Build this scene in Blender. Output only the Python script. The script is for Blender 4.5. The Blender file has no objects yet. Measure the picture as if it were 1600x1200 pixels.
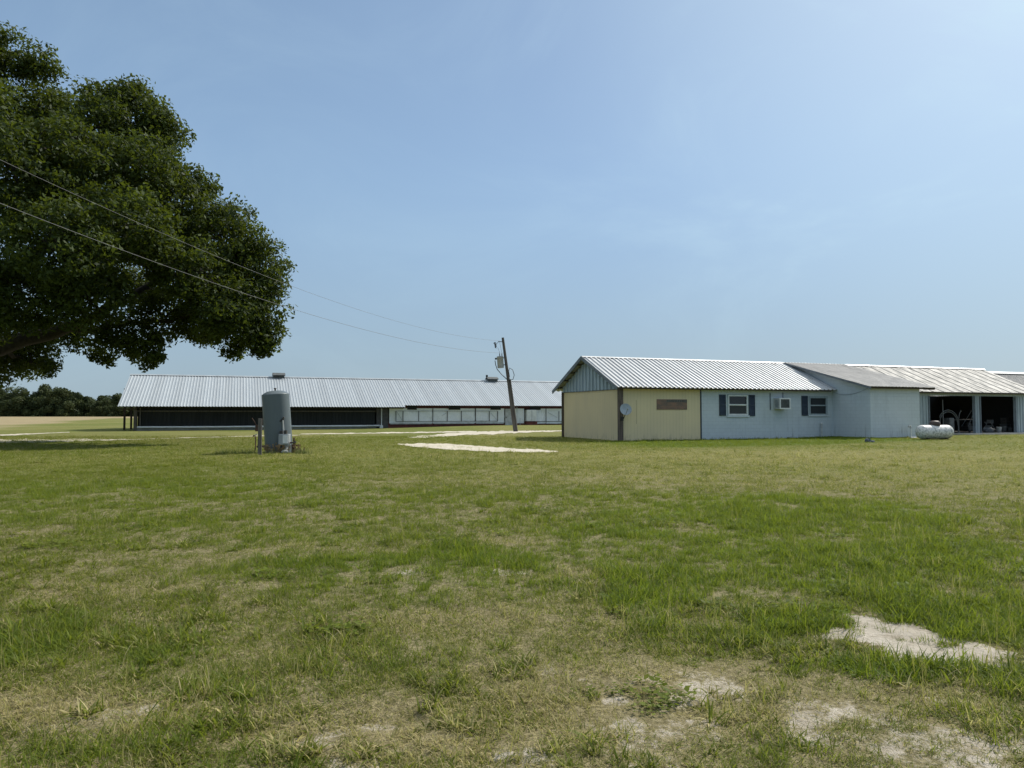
import bpy, bmesh, math, random
import numpy as np
from mathutils import Vector, Matrix
random.seed(7); RNG = np.random.default_rng(11)
R = math.radians
sc = bpy.context.scene
col = sc.collection

# ------------------------------------------------------------------ camera
CAM_H = 1.5
F = 1110.0            # focal length in photo pixels (photo 1600 wide)
HOR = 645.0           # horizon row in the photo
cam = bpy.data.objects.new('camera', bpy.data.cameras.new('camera'))
col.objects.link(cam)
cam.data.sensor_width = 36.0
cam.data.lens = F / 1600.0 * 36.0
cam.data.clip_end = 6000.0
cam.location = (0, 0, CAM_H)
cam.rotation_euler = (R(90) + math.atan((HOR - 600) / F), 0, 0)
sc.camera = cam

# ------------------------------------------------------------------ light
SUN_EL, SUN_AZ = R(44), R(50)          # azimuth clockwise from +Y (view direction)
sun_dir = Vector((math.sin(SUN_AZ) * math.cos(SUN_EL), math.cos(SUN_AZ) * math.cos(SUN_EL), math.sin(SUN_EL)))
sl = bpy.data.lights.new('sun', 'SUN'); sl.energy = 3.8; sl.angle = R(0.55); sl.color = (1.0, 0.95, 0.86)
sun = bpy.data.objects.new('sun', sl); col.objects.link(sun)
sun.rotation_euler = sun_dir.to_track_quat('Z', 'Y').to_euler()
world = bpy.data.worlds.new('World'); sc.world = world; world.use_nodes = True
wn, wl = world.node_tree.nodes, world.node_tree.links
wn.clear()
w_out = wn.new('ShaderNodeOutputWorld'); w_bg = wn.new('ShaderNodeBackground')
w_sky = wn.new('ShaderNodeTexSky'); w_sky.sky_type = 'NISHITA'; w_sky.sun_disc = False
w_sky.sun_elevation = SUN_EL; w_sky.sun_rotation = SUN_AZ
w_sky.altitude = 0; w_sky.air_density = 0.85; w_sky.dust_density = 1.1; w_sky.ozone_density = 3.0
w_bg.inputs['Strength'].default_value = 0.098
def wnode(kind, **kw):
    q = wn.new(kind)
    for k_, v_ in kw.items(): setattr(q, k_, v_)
    return q
w_tc = wnode('ShaderNodeTexCoord'); w_sep = wnode('ShaderNodeSeparateXYZ'); wl.new(w_tc.outputs['Generated'], w_sep.inputs[0])
w_el = wnode('ShaderNodeMapRange', interpolation_type='SMOOTHSTEP')         # hazy band low in the sky, thin veil of high cloud above
for i_, q_ in enumerate((0.0, 0.50, 0.84, 0.40)): w_el.inputs[i_ + 1].default_value = q_
w_vc = wnode('ShaderNodeMapRange', interpolation_type='SMOOTHSTEP')
for i_, q_ in enumerate((0.0, 0.35, 0.0, 1.0)): w_vc.inputs[i_ + 1].default_value = q_
w_col = wnode('ShaderNodeMix', data_type='RGBA'); w_col.inputs[6].default_value = (2.45, 3.3, 4.0, 1); w_col.inputs[7].default_value = (2.55, 3.95, 5.5, 1)
w_veil = wnode('ShaderNodeMix', data_type='RGBA')
w_map = wnode('ShaderNodeMapping'); w_map.inputs['Rotation'].default_value = (0.2, 0.35, R(-25)); w_map.inputs['Scale'].default_value = (1.9, 2.6, 3.4)
w_no = wnode('ShaderNodeTexNoise'); w_no.inputs['Scale'].default_value = 1.3; w_no.inputs['Detail'].default_value = 8; w_no.inputs['Roughness'].default_value = 0.6; w_no.inputs['Distortion'].default_value = 0.7
w_r = wnode('ShaderNodeMapRange', interpolation_type='SMOOTHSTEP')
for i_, q_ in enumerate((0.42, 0.80, 0.0, 0.62)): w_r.inputs[i_ + 1].default_value = q_
w_mix = wnode('ShaderNodeMix', data_type='RGBA'); w_mix.inputs[7].default_value = (6.2, 6.9, 7.8, 1)
wl.new(w_sep.outputs[2], w_el.inputs[0]); wl.new(w_sep.outputs[2], w_vc.inputs[0]); wl.new(w_vc.outputs[0], w_col.inputs[0])
wl.new(w_el.outputs[0], w_veil.inputs[0]); wl.new(w_sky.outputs[0], w_veil.inputs[6]); wl.new(w_col.outputs[2], w_veil.inputs[7])
wl.new(w_tc.outputs['Generated'], w_map.inputs[0]); wl.new(w_map.outputs[0], w_no.inputs['Vector']); wl.new(w_no.outputs[0], w_r.inputs[0])
w_zen = wnode('ShaderNodeMapRange', interpolation_type='SMOOTHSTEP')      # warm bright sky added above the view to lift the shaded walls
for i_, q_ in enumerate((0.50, 0.80, 0.0, 0.62)): w_zen.inputs[i_ + 1].default_value = q_
w_side = wnode('ShaderNodeVectorMath', operation='DOT_PRODUCT'); wl.new(w_tc.outputs['Generated'], w_side.inputs[0]); w_side.inputs[1].default_value = (0.62, 0.55, 0.56)
w_sr = wnode('ShaderNodeMapRange', interpolation_type='SMOOTHSTEP'); wl.new(w_side.outputs['Value'], w_sr.inputs[0])
for i_, q_ in enumerate((0.66, 0.97, 0.20, 1.0)): w_sr.inputs[i_ + 1].default_value = q_
w_am = wnode('ShaderNodeMath', operation='MULTIPLY'); wl.new(w_r.outputs[0], w_am.inputs[0]); wl.new(w_sr.outputs[0], w_am.inputs[1])
w_base = wnode('ShaderNodeMapRange', interpolation_type='SMOOTHSTEP'); wl.new(w_side.outputs['Value'], w_base.inputs[0])
for i_, q_ in enumerate((0.74, 1.0, 0.04, 0.34)): w_base.inputs[i_ + 1].default_value = q_
w_sum = wnode('ShaderNodeMath', operation='ADD'); wl.new(w_am.outputs[0], w_sum.inputs[0]); wl.new(w_base.outputs[0], w_sum.inputs[1])
w_add = wnode('ShaderNodeMath', operation='MAXIMUM'); wl.new(w_sep.outputs[2], w_zen.inputs[0]); wl.new(w_sum.outputs[0], w_add.inputs[0]); wl.new(w_zen.outputs[0], w_add.inputs[1])
w_cc = wnode('ShaderNodeMix', data_type='RGBA'); w_cc.inputs[6].default_value = (4.9, 6.6, 7.4, 1); w_cc.inputs[7].default_value = (12.0, 11.4, 10.6, 1); wl.new(w_zen.outputs[0], w_cc.inputs[0]); wl.new(w_cc.outputs[2], w_mix.inputs[7])
wl.new(w_add.outputs[0], w_mix.inputs[0]); wl.new(w_veil.outputs[2], w_mix.inputs[6]); wl.new(w_mix.outputs[2], w_bg.inputs['Color'])
wl.new(w_bg.outputs[0], w_out.inputs['Surface'])
sc.view_settings.view_transform = 'Standard'; sc.view_settings.look = 'None'
sc.view_settings.exposure = 0.4; sc.view_settings.gamma = 1.0
sc.cycles.max_bounces = 6; sc.cycles.transparent_max_bounces = 8

# ------------------------------------------------------------------ helpers: tags, meshes
def tag(o, label=None, cat=None, group=None, kind=None):
    if label: o['label'] = label
    if cat: o['category'] = cat
    if group: o['group'] = group
    if kind: o['kind'] = kind
    return o
def empty(name, loc, rz=0, label=None, cat=None, group=None):
    o = bpy.data.objects.new(name, None); col.objects.link(o)
    o.location = loc; o.rotation_euler = (0, 0, rz); o.empty_display_size = 0.2
    return tag(o, label, cat, group)

class MB:
    """collects shapes, builds ONE mesh object"""
    def __init__(s): s.v = []; s.f = []; s.sm = []
    def add(s, vs, fs, smooth=False):
        b = len(s.v); s.v += [tuple(p) for p in vs]
        s.f += [tuple(b + i for i in f) for f in fs]; s.sm += [smooth] * len(fs); return s
    def box(s, x0, x1, y0, y1, z0, z1, M=None):
        vs = [(x, y, z) for z in (z0, z1) for y in (y0, y1) for x in (x0, x1)]
        if M is not None: vs = [M @ Vector(p) for p in vs]
        return s.add(vs, [(0, 2, 3, 1), (4, 5, 7, 6), (0, 1, 5, 4), (2, 6, 7, 3), (0, 4, 6, 2), (1, 3, 7, 5)])
    def bar(s, a, b, w, h=None, up=(0, 0, 1)):
        a = Vector(a); b = Vector(b); d = (b - a); L = d.length; d.normalize(); h = h or w
        upv = Vector(up)
        if abs(d.dot(upv)) > 0.98: upv = Vector((0, 1, 0))
        x = d.cross(upv).normalized(); y = x.cross(d)
        M = Matrix(((x.x, y.x, d.x, a.x), (x.y, y.y, d.y, a.y), (x.z, y.z, d.z, a.z), (0, 0, 0, 1)))
        return s.box(-w / 2, w / 2, -h / 2, h / 2, 0, L, M)
    def tube(s, pts, rad, n=8, cap=True):
        pts = [Vector(p) for p in pts]
        rad = [rad] * len(pts) if not hasattr(rad, '__len__') else rad
        vs = []; fs = []; ref = None
        for i, p in enumerate(pts):
            d = (pts[min(i + 1, len(pts) - 1)] - pts[max(i - 1, 0)]).normalized()
            if ref is None: ref = Vector((1, 0, 0)) if abs(d.x) < 0.8 else Vector((0, 1, 0))
            x = (ref - d * ref.dot(d)).normalized(); y = d.cross(x); ref = x
            for k in range(n):
                a = 2 * math.pi * k / n
                vs.append(p + (x * math.cos(a) + y * math.sin(a)) * rad[i])
        for i in range(len(pts) - 1):
            for k in range(n):
                k2 = (k + 1) % n
                fs.append((i * n + k, i * n + k2, (i + 1) * n + k2, (i + 1) * n + k))
        s.add(vs, fs, True)
        if cap:
            s.add(vs[:n], [tuple(range(n))[::-1]]); s.add(vs[-n:], [tuple(range(n))])
        return s
    def lathe(s, prof, n=32, M=None):
        vs = []; fs = []
        for r, z in prof:
            for k in range(n):
                a = 2 * math.pi * k / n; p = Vector((r * math.cos(a), r * math.sin(a), z))
                vs.append(M @ p if M is not None else p)
        m = len(prof)
        for i in range(m - 1):
            for k in range(n):
                k2 = (k + 1) % n; fs.append((i * n + k, i * n + k2, (i + 1) * n + k2, (i + 1) * n + k))
        return s.add(vs, fs, True)
    def quad(s, a, b, c, d): return s.add([a, b, c, d], [(0, 1, 2, 3)])
    def build(s, name, mat, parent=None, bevel=0):
        me = bpy.data.meshes.new(name); me.from_pydata(s.v, [], s.f); me.validate(); me.update()
        if len(me.polygons) == len(s.sm): me.polygons.foreach_set('use_smooth', s.sm)
        if mat: me.materials.append(mat)
        o = bpy.data.objects.new(name, me); col.objects.link(o)
        if parent: o.parent = parent
        if bevel:
            m = o.modifiers.new('bevel', 'BEVEL'); m.width = bevel; m.segments = 2; m.limit_method = 'ANGLE'
        return o

def np_mesh(name, V, Fq, mat, parent=None, smooth=False):
    V = np.asarray(V, np.float32); Fq = np.asarray(Fq, np.int32); k = Fq.shape[1]
    me = bpy.data.meshes.new(name)
    me.vertices.add(len(V)); me.vertices.foreach_set('co', V.ravel())
    me.loops.add(Fq.size); me.loops.foreach_set('vertex_index', Fq.ravel())
    me.polygons.add(len(Fq)); me.polygons.foreach_set('loop_start', np.arange(0, Fq.size, k, dtype=np.int32))
    me.polygons.foreach_set('loop_total', np.full(len(Fq), k, np.int32))
    me.polygons.foreach_set('use_smooth', np.full(len(Fq), smooth))
    me.update(calc_edges=True)
    me.materials.append(mat)
    o = bpy.data.objects.new(name, me); col.objects.link(o)
    if parent: o.parent = parent
    return o
def fattr(me, name, arr, domain='POINT'):
    a = me.attributes.new(name, 'FLOAT', domain); a.data.foreach_set('value', np.asarray(arr, np.float32))

def slab_holes(mb, s0, s1, z0, z1, y0, y1, holes):
    """wall from s0..s1, z0..z1, thickness y0..y1 with rectangular holes (s0,s1,z0,z1)"""
    xs = sorted({s0, s1, *[h[0] for h in holes], *[h[1] for h in holes]})
    zs = sorted({z0, z1, *[h[2] for h in holes], *[h[3] for h in holes]})
    solid = lambda i, j: 0 <= i < len(xs) - 1 and 0 <= j < len(zs) - 1 and not any(
        h[0] - 1e-6 <= xs[i] and xs[i + 1] <= h[1] + 1e-6 and h[2] - 1e-6 <= zs[j] and zs[j + 1] <= h[3] + 1e-6 for h in holes)
    for i in range(len(xs) - 1):
        for j in range(len(zs) - 1):
            if not solid(i, j): continue
            a, b, c, d = xs[i], xs[i + 1], zs[j], zs[j + 1]
            mb.quad((a, y0, c), (b, y0, c), (b, y0, d), (a, y0, d)); mb.quad((b, y1, c), (a, y1, c), (a, y1, d), (b, y1, d))
            if not solid(i - 1, j): mb.quad((a, y1, c), (a, y0, c), (a, y0, d), (a, y1, d))
            if not solid(i + 1, j): mb.quad((b, y0, c), (b, y1, c), (b, y1, d), (b, y0, d))
            if not solid(i, j - 1): mb.quad((a, y1, c), (b, y1, c), (b, y0, c), (a, y0, c))
            if not solid(i, j + 1): mb.quad((a, y0, d), (b, y0, d), (b, y1, d), (a, y1, d))
    return mb

# ------------------------------------------------------------------ helpers: materials
def mat(name, base=(0.5, 0.5, 0.5), rough=0.7, metal=0.0, spec=0.4):
    m = bpy.data.materials.new(name); m.use_nodes = True
    b = m.node_tree.nodes['Principled BSDF']
    b.inputs['Base Color'].default_value = (*base, 1); b.inputs['Roughness'].default_value = rough
    b.inputs['Metallic'].default_value = metal; b.inputs['Specular IOR Level'].default_value = spec
    return m
class NT:
    def __init__(s, m): s.n = m.node_tree.nodes; s.l = m.node_tree.links; s.b = s.n.get('Principled BSDF'); s.out = s.n.get('Material Output')
    def link(s, a, b): s.l.new(a, b)
    def coord(s, kind='Object', scale=(1, 1, 1), rot=(0, 0, 0)):
        t = s.n.new('ShaderNodeTexCoord'); mp = s.n.new('ShaderNodeMapping')
        mp.inputs['Scale'].default_value = scale; mp.inputs['Rotation'].default_value = rot
        s.link(t.outputs[kind], mp.inputs[0]); return mp.outputs[0]
    def noise(s, vec, scale=5, detail=5, rough=0.55, dist=0):
        t = s.n.new('ShaderNodeTexNoise'); t.inputs['Scale'].default_value = scale; t.inputs['Detail'].default_value = detail
        t.inputs['Roughness'].default_value = rough; t.inputs['Distortion'].default_value = dist
        s.link(vec, t.inputs['Vector']); return t.outputs[0]
    def rng(s, v, a, b, c=0.0, d=1.0):
        t = s.n.new('ShaderNodeMapRange'); t.interpolation_type = 'SMOOTHSTEP'
        for i, q in enumerate((a, b, c, d)): t.inputs[i + 1].default_value = q
        s.link(v, t.inputs[0]); return t.outputs[0]
    def mix(s, fac, a, b, mode='MIX'):
        t = s.n.new('ShaderNodeMix'); t.data_type = 'RGBA'; t.blend_type = mode
        for i, q in ((0, fac), (6, a), (7, b)):
            if hasattr(q, 'links'): s.link(q, t.inputs[i])
            else: t.inputs[i].default_value = q if i == 0 else (*q, 1)
        return t.outputs[2]
    def math(s, op, a, b=0.0):
        t = s.n.new('ShaderNodeMath'); t.operation = op
        for i, q in ((0, a), (1, b)):
            if hasattr(q, 'links'): s.link(q, t.inputs[i])
            else: t.inputs[i].default_value = q
        return t.outputs[0]
    def attr(s, name, typ='GEOMETRY'):
        t = s.n.new('ShaderNodeAttribute'); t.attribute_name = name; t.attribute_type = typ; return t.outputs['Fac']
    def bump(s, h, strength=0.3, dist=0.02, normal=None):
        t = s.n.new('ShaderNodeBump'); t.inputs['Strength'].default_value = strength; t.inputs['Distance'].default_value = dist
        s.link(h, t.inputs['Height'])
        if s.b: s.link(t.outputs[0], s.b.inputs['Normal'])
        return t.outputs[0]
    def base(s, c): s.link(c, s.b.inputs['Base Color'])

def mottled(name, a, b, scale=3.0, rough=0.75, metal=0.0, stretch=(1, 1, 1), lo=0.35, hi=0.65, bump=0.15, spec=0.35, fine=0.25):
    m = mat(name, a, rough, metal, spec); t = NT(m); v = t.coord('Object', stretch)
    n = t.noise(v, scale, 7, 0.6); n2 = t.noise(v, scale * 9, 4, 0.6)
    c = t.mix(t.rng(n, lo, hi), a, b); c = t.mix(t.math('MULTIPLY', t.rng(n2, 0.45, 0.8), fine), c, tuple(x * 0.4 for x in a))
    t.base(c); t.bump(n2, bump, 0.01); return m

def roof_mat(name, a, b, rust, metal=0.45, rough=0.42, streak=0.5):
    m = mat(name, a, rough, metal, 0.5); t = NT(m)
    v = t.coord('Object', (3.0, 0.12, 0.12)); v2 = t.coord('Object', (1, 1, 1))
    n = t.noise(v, 1.0, 6, 0.6); big = t.noise(v2, 0.25, 4, 0.5); sp = t.noise(t.coord('Object', (2.0, .45, .45)), 3, 5, 0.6)
    c = t.mix(t.rng(n, 0.35, 0.7, 0, streak), a, b)
    c = t.mix(t.math('MULTIPLY', t.rng(sp, 0.56, 0.75), t.rng(big, 0.45, 0.7)), c, rust)
    pn = t.noise(t.coord('Object', (1.2, 0.0, 0.0)), 1.0, 0, 0)
    c = t.mix(t.rng(pn, 0.35, 0.65, 0, 0.30), c, tuple(x * 0.62 for x in a))
    t.base(c); t.link(t.rng(sp, 0.3, 0.8, rough - 0.08, rough + 0.2), t.b.inputs['Roughness']); t.bump(sp, 0.03, 0.004); return m

def block_mat(name, a, b):
    m = mat(name, a, 0.8, 0, 0.3); t = NT(m)
    tc = t.n.new('ShaderNodeTexCoord'); sp = t.n.new('ShaderNodeSeparateXYZ'); cb = t.n.new('ShaderNodeCombineXYZ')
    t.link(tc.outputs['Object'], sp.inputs[0]); t.link(t.math('ADD', sp.outputs[0], sp.outputs[1]), cb.inputs[0]); t.link(sp.outputs[2], cb.inputs[1])
    br = t.n.new('ShaderNodeTexBrick'); br.inputs['Scale'].default_value = 1.0
    br.inputs['Brick Width'].default_value = 0.406; br.inputs['Row Height'].default_value = 0.203; br.inputs['Mortar Size'].default_value = 0.008
    br.inputs['Mortar Smooth'].default_value = 0.6
    br.inputs['Color1'].default_value = (*a, 1); br.inputs['Color2'].default_value = (*[x * 0.95 for x in a], 1); br.inputs['Mortar'].default_value = (*[x * 0.76 for x in a], 1)
    t.link(cb.outputs[0], br.inputs['Vector'])
    v = t.coord('Object'); st = t.noise(t.coord('Object', (3, 3, 0.35)), 1.6, 6, 0.6); big = t.noise(v, 0.8, 5, 0.55)
    c = t.mix(t.rng(big, 0.35, 0.7, 0, 0.45), br.outputs[0], b)
    low = t.rng(sp.outputs[2], 0.05, 0.95, 1, 0)      # splash-back dirt near the ground
    c = t.mix(t.math('MULTIPLY', t.math('MULTIPLY', t.rng(st, 0.5, 0.7, 0, 0.6), t.rng(big, 0.42, 0.62)), low), c, (0.07, 0.08, 0.075))
    c = t.mix(t.rng(st, 0.50, 0.75, 0, 0.35), c, tuple(x * 0.68 for x in a))
    t.base(c); t.bump(t.math('ADD', t.math('MULTIPLY', br.outputs['Fac'], -1.0), t.math('MULTIPLY', t.noise(v, 60, 3), 0.25)), 0.5, 0.006); return m

M = {}
M['roof'] = roof_mat('galvanised_roof', (0.50, 0.51, 0.515), (0.40, 0.41, 0.415), (0.27, 0.25, 0.22), 0.35, 0.5)
M['roof_barn'] = roof_mat('barn_roof', (0.40, 0.435, 0.46), (0.33, 0.365, 0.39), (0.30, 0.31, 0.32), 0.3, 0.5, 0.35)
M['roof_grey'] = roof_mat('weathered_roof', (0.215, 0.215, 0.212), (0.155, 0.155, 0.153), (0.11, 0.105, 0.10), 0.1, 0.68)
M['roof_tan'] = roof_mat('stained_roof', (0.255, 0.25, 0.232), (0.175, 0.17, 0.155), (0.135, 0.12, 0.105), 0.08, 0.7, 0.8)
M['block'] = block_mat('painted_block', (0.54, 0.59, 0.625), (0.58, 0.62, 0.645))
M['block_lit'] = block_mat('painted_block_lit', (0.56, 0.61, 0.64), (0.60, 0.64, 0.665))  # copy of the block colour, lightened for the face that catches more light
M['siding'] = mottled('grey_siding', (0.40, 0.46, 0.49), (0.31, 0.36, 0.39), 2.0, 0.5, 0.3, (4, 4, 0.4))
M['gsiding'] = mottled('blue_grey_siding', (0.40, 0.48, 0.54), (0.30, 0.37, 0.42), 2.0, 0.55, 0.2, (4, 4, 0.4))
M['wood'] = mottled('old_timber', (0.085, 0.062, 0.045), (0.045, 0.036, 0.030), 4, 0.85, 0, (6, 6, 0.6))
M['post'] = mottled('weathered_post', (0.16, 0.125, 0.10), (0.085, 0.065, 0.053), 3, 0.85, 0, (6, 6, 0.6))
M['dim'] = mottled('shaded_paint', (0.20, 0.20, 0.195), (0.13, 0.13, 0.125), 4, 0.7)  # for things in the garage, the bays' shade put into their colour
M['ventgrey'] = mottled('grey_vent', (0.11, 0.12, 0.12), (0.07, 0.075, 0.075), 4, 0.6)
M['wood_grey'] = mottled('grey_timber', (0.16, 0.145, 0.13), (0.09, 0.08, 0.07), 4, 0.85, 0, (6, 6, 0.5))
M['pole'] = mottled('pole_wood', (0.12, 0.108, 0.095), (0.06, 0.054, 0.048), 3, 0.85, 0, (6, 6, 0.3))
M['ply'] = mottled('weathered_plywood', (0.28, 0.165, 0.115), (0.17, 0.13, 0.105), 2.5, 0.85, 0, (0.8, 1, 3))
M['fascia'] = mottled('fascia_metal', (0.17, 0.20, 0.23), (0.12, 0.14, 0.16), 3, 0.6, 0.1)
M['white'] = mottled('white_paint', (0.74, 0.75, 0.74), (0.62, 0.63, 0.62), 3, 0.5)
M['offwhite'] = mottled('dirty_white', (0.55, 0.56, 0.55), (0.40, 0.40, 0.38), 3, 0.6)
M['shutter'] = mottled('navy_shutter', (0.035, 0.05, 0.075), (0.025, 0.036, 0.055), 3, 0.5)
M['glass'] = mat('dark_glass', (0.018, 0.022, 0.026), 0.06, 0, 0.5)
M['screen'] = mat('insect_screen', (0.06, 0.062, 0.062), 0.6, 0, 0.2)
M['curtain'] = mottled('white_curtain', (0.88, 0.89, 0.89), (0.80, 0.82, 0.83), 1.2, 0.55, 0, (1, 1, 0.6), bump=0.1)
M['black'] = mottled('black_mesh', (0.020, 0.022, 0.023), (0.034, 0.036, 0.036), 1.2, 0.9, 0, (6, 6, 0.2))
M['dark'] = mat('dark_interior', (0.03, 0.03, 0.03), 0.9)  # indoor shade put into a near-black wall colour
M['shadefloor'] = mottled('shaded_concrete', (0.09, 0.085, 0.08), (0.05, 0.048, 0.045), 2, 0.85)  # concrete darkened to carry the shade of the garage bays
M['brick'] = mottled('red_brick_paint', (0.17, 0.045, 0.04), (0.10, 0.035, 0.03), 3, 0.8)
M['redwood'] = mottled('red_soffit', (0.11, 0.035, 0.035), (0.07, 0.025, 0.025), 3, 0.8)
M['greypanel'] = mottled('dark_grey_panel', (0.11, 0.105, 0.10), (0.075, 0.07, 0.07), 3, 0.8)
M['concrete'] = mottled('concrete', (0.46, 0.44, 0.40), (0.33, 0.32, 0.29), 2, 0.85)
M['tank'] = mottled('tank_paint', (0.112, 0.137, 0.146), (0.098, 0.12, 0.13), 1.5, 0.42, 0, (2, 2, 0.4), bump=0.05, fine=0.1)
M['galv'] = mottled('galvanised_pipe', (0.45, 0.48, 0.50), (0.32, 0.34, 0.36), 6, 0.4, 0.6)
M['darkmetal'] = mottled('dark_metal', (0.05, 0.052, 0.055), (0.08, 0.07, 0.06), 6, 0.55, 0.5)
M['rust'] = mottled('rusty_iron', (0.13, 0.07, 0.045), (0.07, 0.045, 0.035), 6, 0.8, 0.3)
M['greymetal'] = mottled('grey_enamel', (0.33, 0.355, 0.36), (0.27, 0.29, 0.30), 5, 0.45)
M['dish'] = mottled('dish_grey', (0.33, 0.38, 0.42), (0.27, 0.31, 0.35), 5, 0.5)
M['propane'] = mottled('peeling_white_tank', (0.72, 0.71, 0.69), (0.36, 0.36, 0.35), 9.0, 0.5, 0, (1, 1, 1), 0.44, 0.62, 0.2, fine=0.8)
M['cap'] = mottled('brown_cap', (0.10, 0.065, 0.055), (0.06, 0.045, 0.04), 5, 0.55)
M['cable'] = mat('black_cable', (0.02, 0.02, 0.022), 0.5)
M['wire'] = mat('bare_wire', (0.16, 0.16, 0.16), 0.6, 0.0)
M['rock'] = mottled('grey_rubble', (0.12, 0.14, 0.17), (0.07, 0.08, 0.09), 6, 0.85)
M['tarp'] = mottled('grey_canvas', (0.20, 0.21, 0.22), (0.12, 0.125, 0.13), 4, 0.9)
# painted sheet wall with shallow vertical grooves
m = mat('cream_panel', (0.46, 0.41, 0.27), 0.75, 0, 0.3); t = NT(m); M['cream'] = m
tc = t.n.new('ShaderNodeTexCoord'); sp = t.n.new('ShaderNodeSeparateXYZ'); t.link(tc.outputs['Object'], sp.inputs[0])
xy = t.math('ADD', sp.outputs[0], sp.outputs[1])
gr = t.rng(t.math('ABSOLUTE', t.math('SUBTRACT', t.math('FRACT', t.math('MULTIPLY', xy, 4.9)), 0.5)), 0.40, 0.48)
big = t.noise(t.coord('Object', (1, 1, 0.5)), 0.9, 5)
c = t.mix(t.rng(big, 0.35, 0.7), (0.73, 0.60, 0.37), (0.68, 0.56, 0.355)); c = t.mix(t.math('MULTIPLY', gr, 0.16), c, (0.2, 0.17, 0.1))
dirt = t.math('MULTIPLY', t.rng(sp.outputs[2], 0.02, 0.5, 1, 0), t.rng(t.noise(t.coord('Object', (3, 3, 1)), 2, 6), 0.45, 0.75, 0, 0.35))
c = t.mix(dirt, c, (0.13, 0.12, 0.09)); t.base(c); t.bump(gr, 0.4, 0.006)
#__PART2__
# ------------------------------------------------------------------ terrain
def vnoise(x, y, seed=0):
    x = np.asarray(x, float); y = np.asarray(y, float)
    xi = np.floor(x).astype(np.int64); yi = np.floor(y).astype(np.int64); fx = x - xi; fy = y - yi
    fx = fx * fx * (3 - 2 * fx); fy = fy * fy * (3 - 2 * fy)
    def h(a, b):
        n = (a * 374761393 + b * 668265263 + seed * 974634777) & 0xFFFFFFFF
        n = ((n ^ (n >> 13)) * 1274126177) & 0xFFFFFFFF
        return ((n ^ (n >> 16)) & 0xFFFF) / 65535.0
    return (h(xi, yi) * (1 - fx) + h(xi + 1, yi) * fx) * (1 - fy) + (h(xi, yi + 1) * (1 - fx) + h(xi + 1, yi + 1) * fx) * fy
def fbm(x, y, scale, octv=4, seed=0, gain=0.55):
    a = 1; s = 0; n = 0; f = 1.0 / scale
    for i in range(octv):
        s = s + a * vnoise(x * f + 17.3 * i, y * f - 9.1 * i, seed + i); n += a; a *= gain; f *= 2.03
    return s / n
def sstep(a, b, x):
    t = np.clip((np.asarray(x, float) - a) / (b - a), 0, 1); return t * t * (3 - 2 * t)
def blob(x, y, cx, cy, rx, ry, seed=0, rag=0.5):
    d = np.sqrt(((x - cx) / rx) ** 2 + ((y - cy) / ry) ** 2) + (fbm(x, y, 0.5 * min(rx, ry) + 0.05, 4, seed) - 0.5) * 2 * rag
    return 1 - sstep(0.75, 1.15, d)
AX = R(21.0); U = np.array([math.cos(AX), math.sin(AX)]); VV = np.array([-math.sin(AX), math.cos(AX)])
OFFICE = np.array([5.8, 37.9]); BARN = np.array([-31.4, 59.5])
def terrain(x, y):
    x = np.asarray(x, float); y = np.asarray(y, float)
    s = (x - BARN[0]) * U[0] + (y - BARN[1]) * U[1]; v = (x - BARN[0]) * VV[0] + (y - BARN[1]) * VV[1]
    h = 0.27 * sstep(14, 34, s) * sstep(-16, -2, v) * (1 - sstep(16, 30, v))
    h = h + 0.08 * sstep(15, 20, x) * sstep(30, 38, y) * (1 - sstep(60, 80, y))
    near = 1 - sstep(10, 22, np.hypot(x, y))
    h = h + near * ((fbm(x, y, 1.3, 3, 5) - 0.5) * 0.07 + (fbm(x, y, 0.25, 3, 9) - 0.5) * 0.028)
    return h
def ground_at(px, py):
    """photo pixel -> point of the ground it shows (used once, to survey places)"""
    h = 0.0
    for _ in range(6):
        y = (CAM_H - h) * F / (py - HOR); x = (px - 800) / F * y; h = float(terrain(x, y))
    return np.array([x, y, h])

# survey of the grassland: (px, py, half width m, half depth m)
def survey(lst): return [(*ground_at(a, b)[:2], c, d) for a, b, c, d in lst]
LUSH = survey([(1180, 862, 2.6, 2.2), (1330, 850, 1.8, 1.2), (1040, 905, .8, .6), (1560, 965, 1.0, .8), (1390, 1036, .55, .2), (1110, 800, 1.5, 1.6), (1230, 800, 2.5, 1.8),
               (700, 880, 1.3, 1.0), (600, 930, .8, .5), (560, 925, .6, .3), (480, 890, 1.2, .9), (30, 1010, .6, .6), (300, 1030, .5, .25), (350, 1075, .35, .2),
               (530, 1035, .4, .2), (640, 1010, .45, .25), (210, 1150, .35, .2), (60, 1160, .4, .2), (420, 1190, .3, .15), (1080, 1000, .5, .35), (1240, 1085, .4, .2),
               (1400, 1190, .35, .15), (1500, 1120, .5, .3), (1580, 1060, .5, .35), (860, 800, 4, 4), (420, 790, 4, 3), (150, 770, 5, 4), (980, 1150, .3, .15), (1190, 1160, .3, .15)])
SAND = survey([(1395, 994, .36, .42), (1478, 1020, .36, .17), (1325, 985, .2, .14), (640, 892, .32, .12), (800, 893, .28, .14), (445, 946, .12, .07), (230, 1102, .22, .09), (1545, 1030, .2, .1)])
DRY = survey([(1330, 880, .8, .25), (1410, 870, .8, .3), (500, 850, .8, .3), (780, 845, .6, .25), (960, 890, .8, .4), (1500, 890, .9, .4), (1130, 1090, .9, .4), (800, 1120, .9, .35),
              (250, 1110, .6, .25), (1430, 1090, .5, .3), (950, 1060, .7, .35), (200, 915, .9, .4), (100, 1090, .5, .2), (560, 1150, .5, .2), (700, 960, .8, .35), (1050, 960, .8, .3)])
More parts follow.
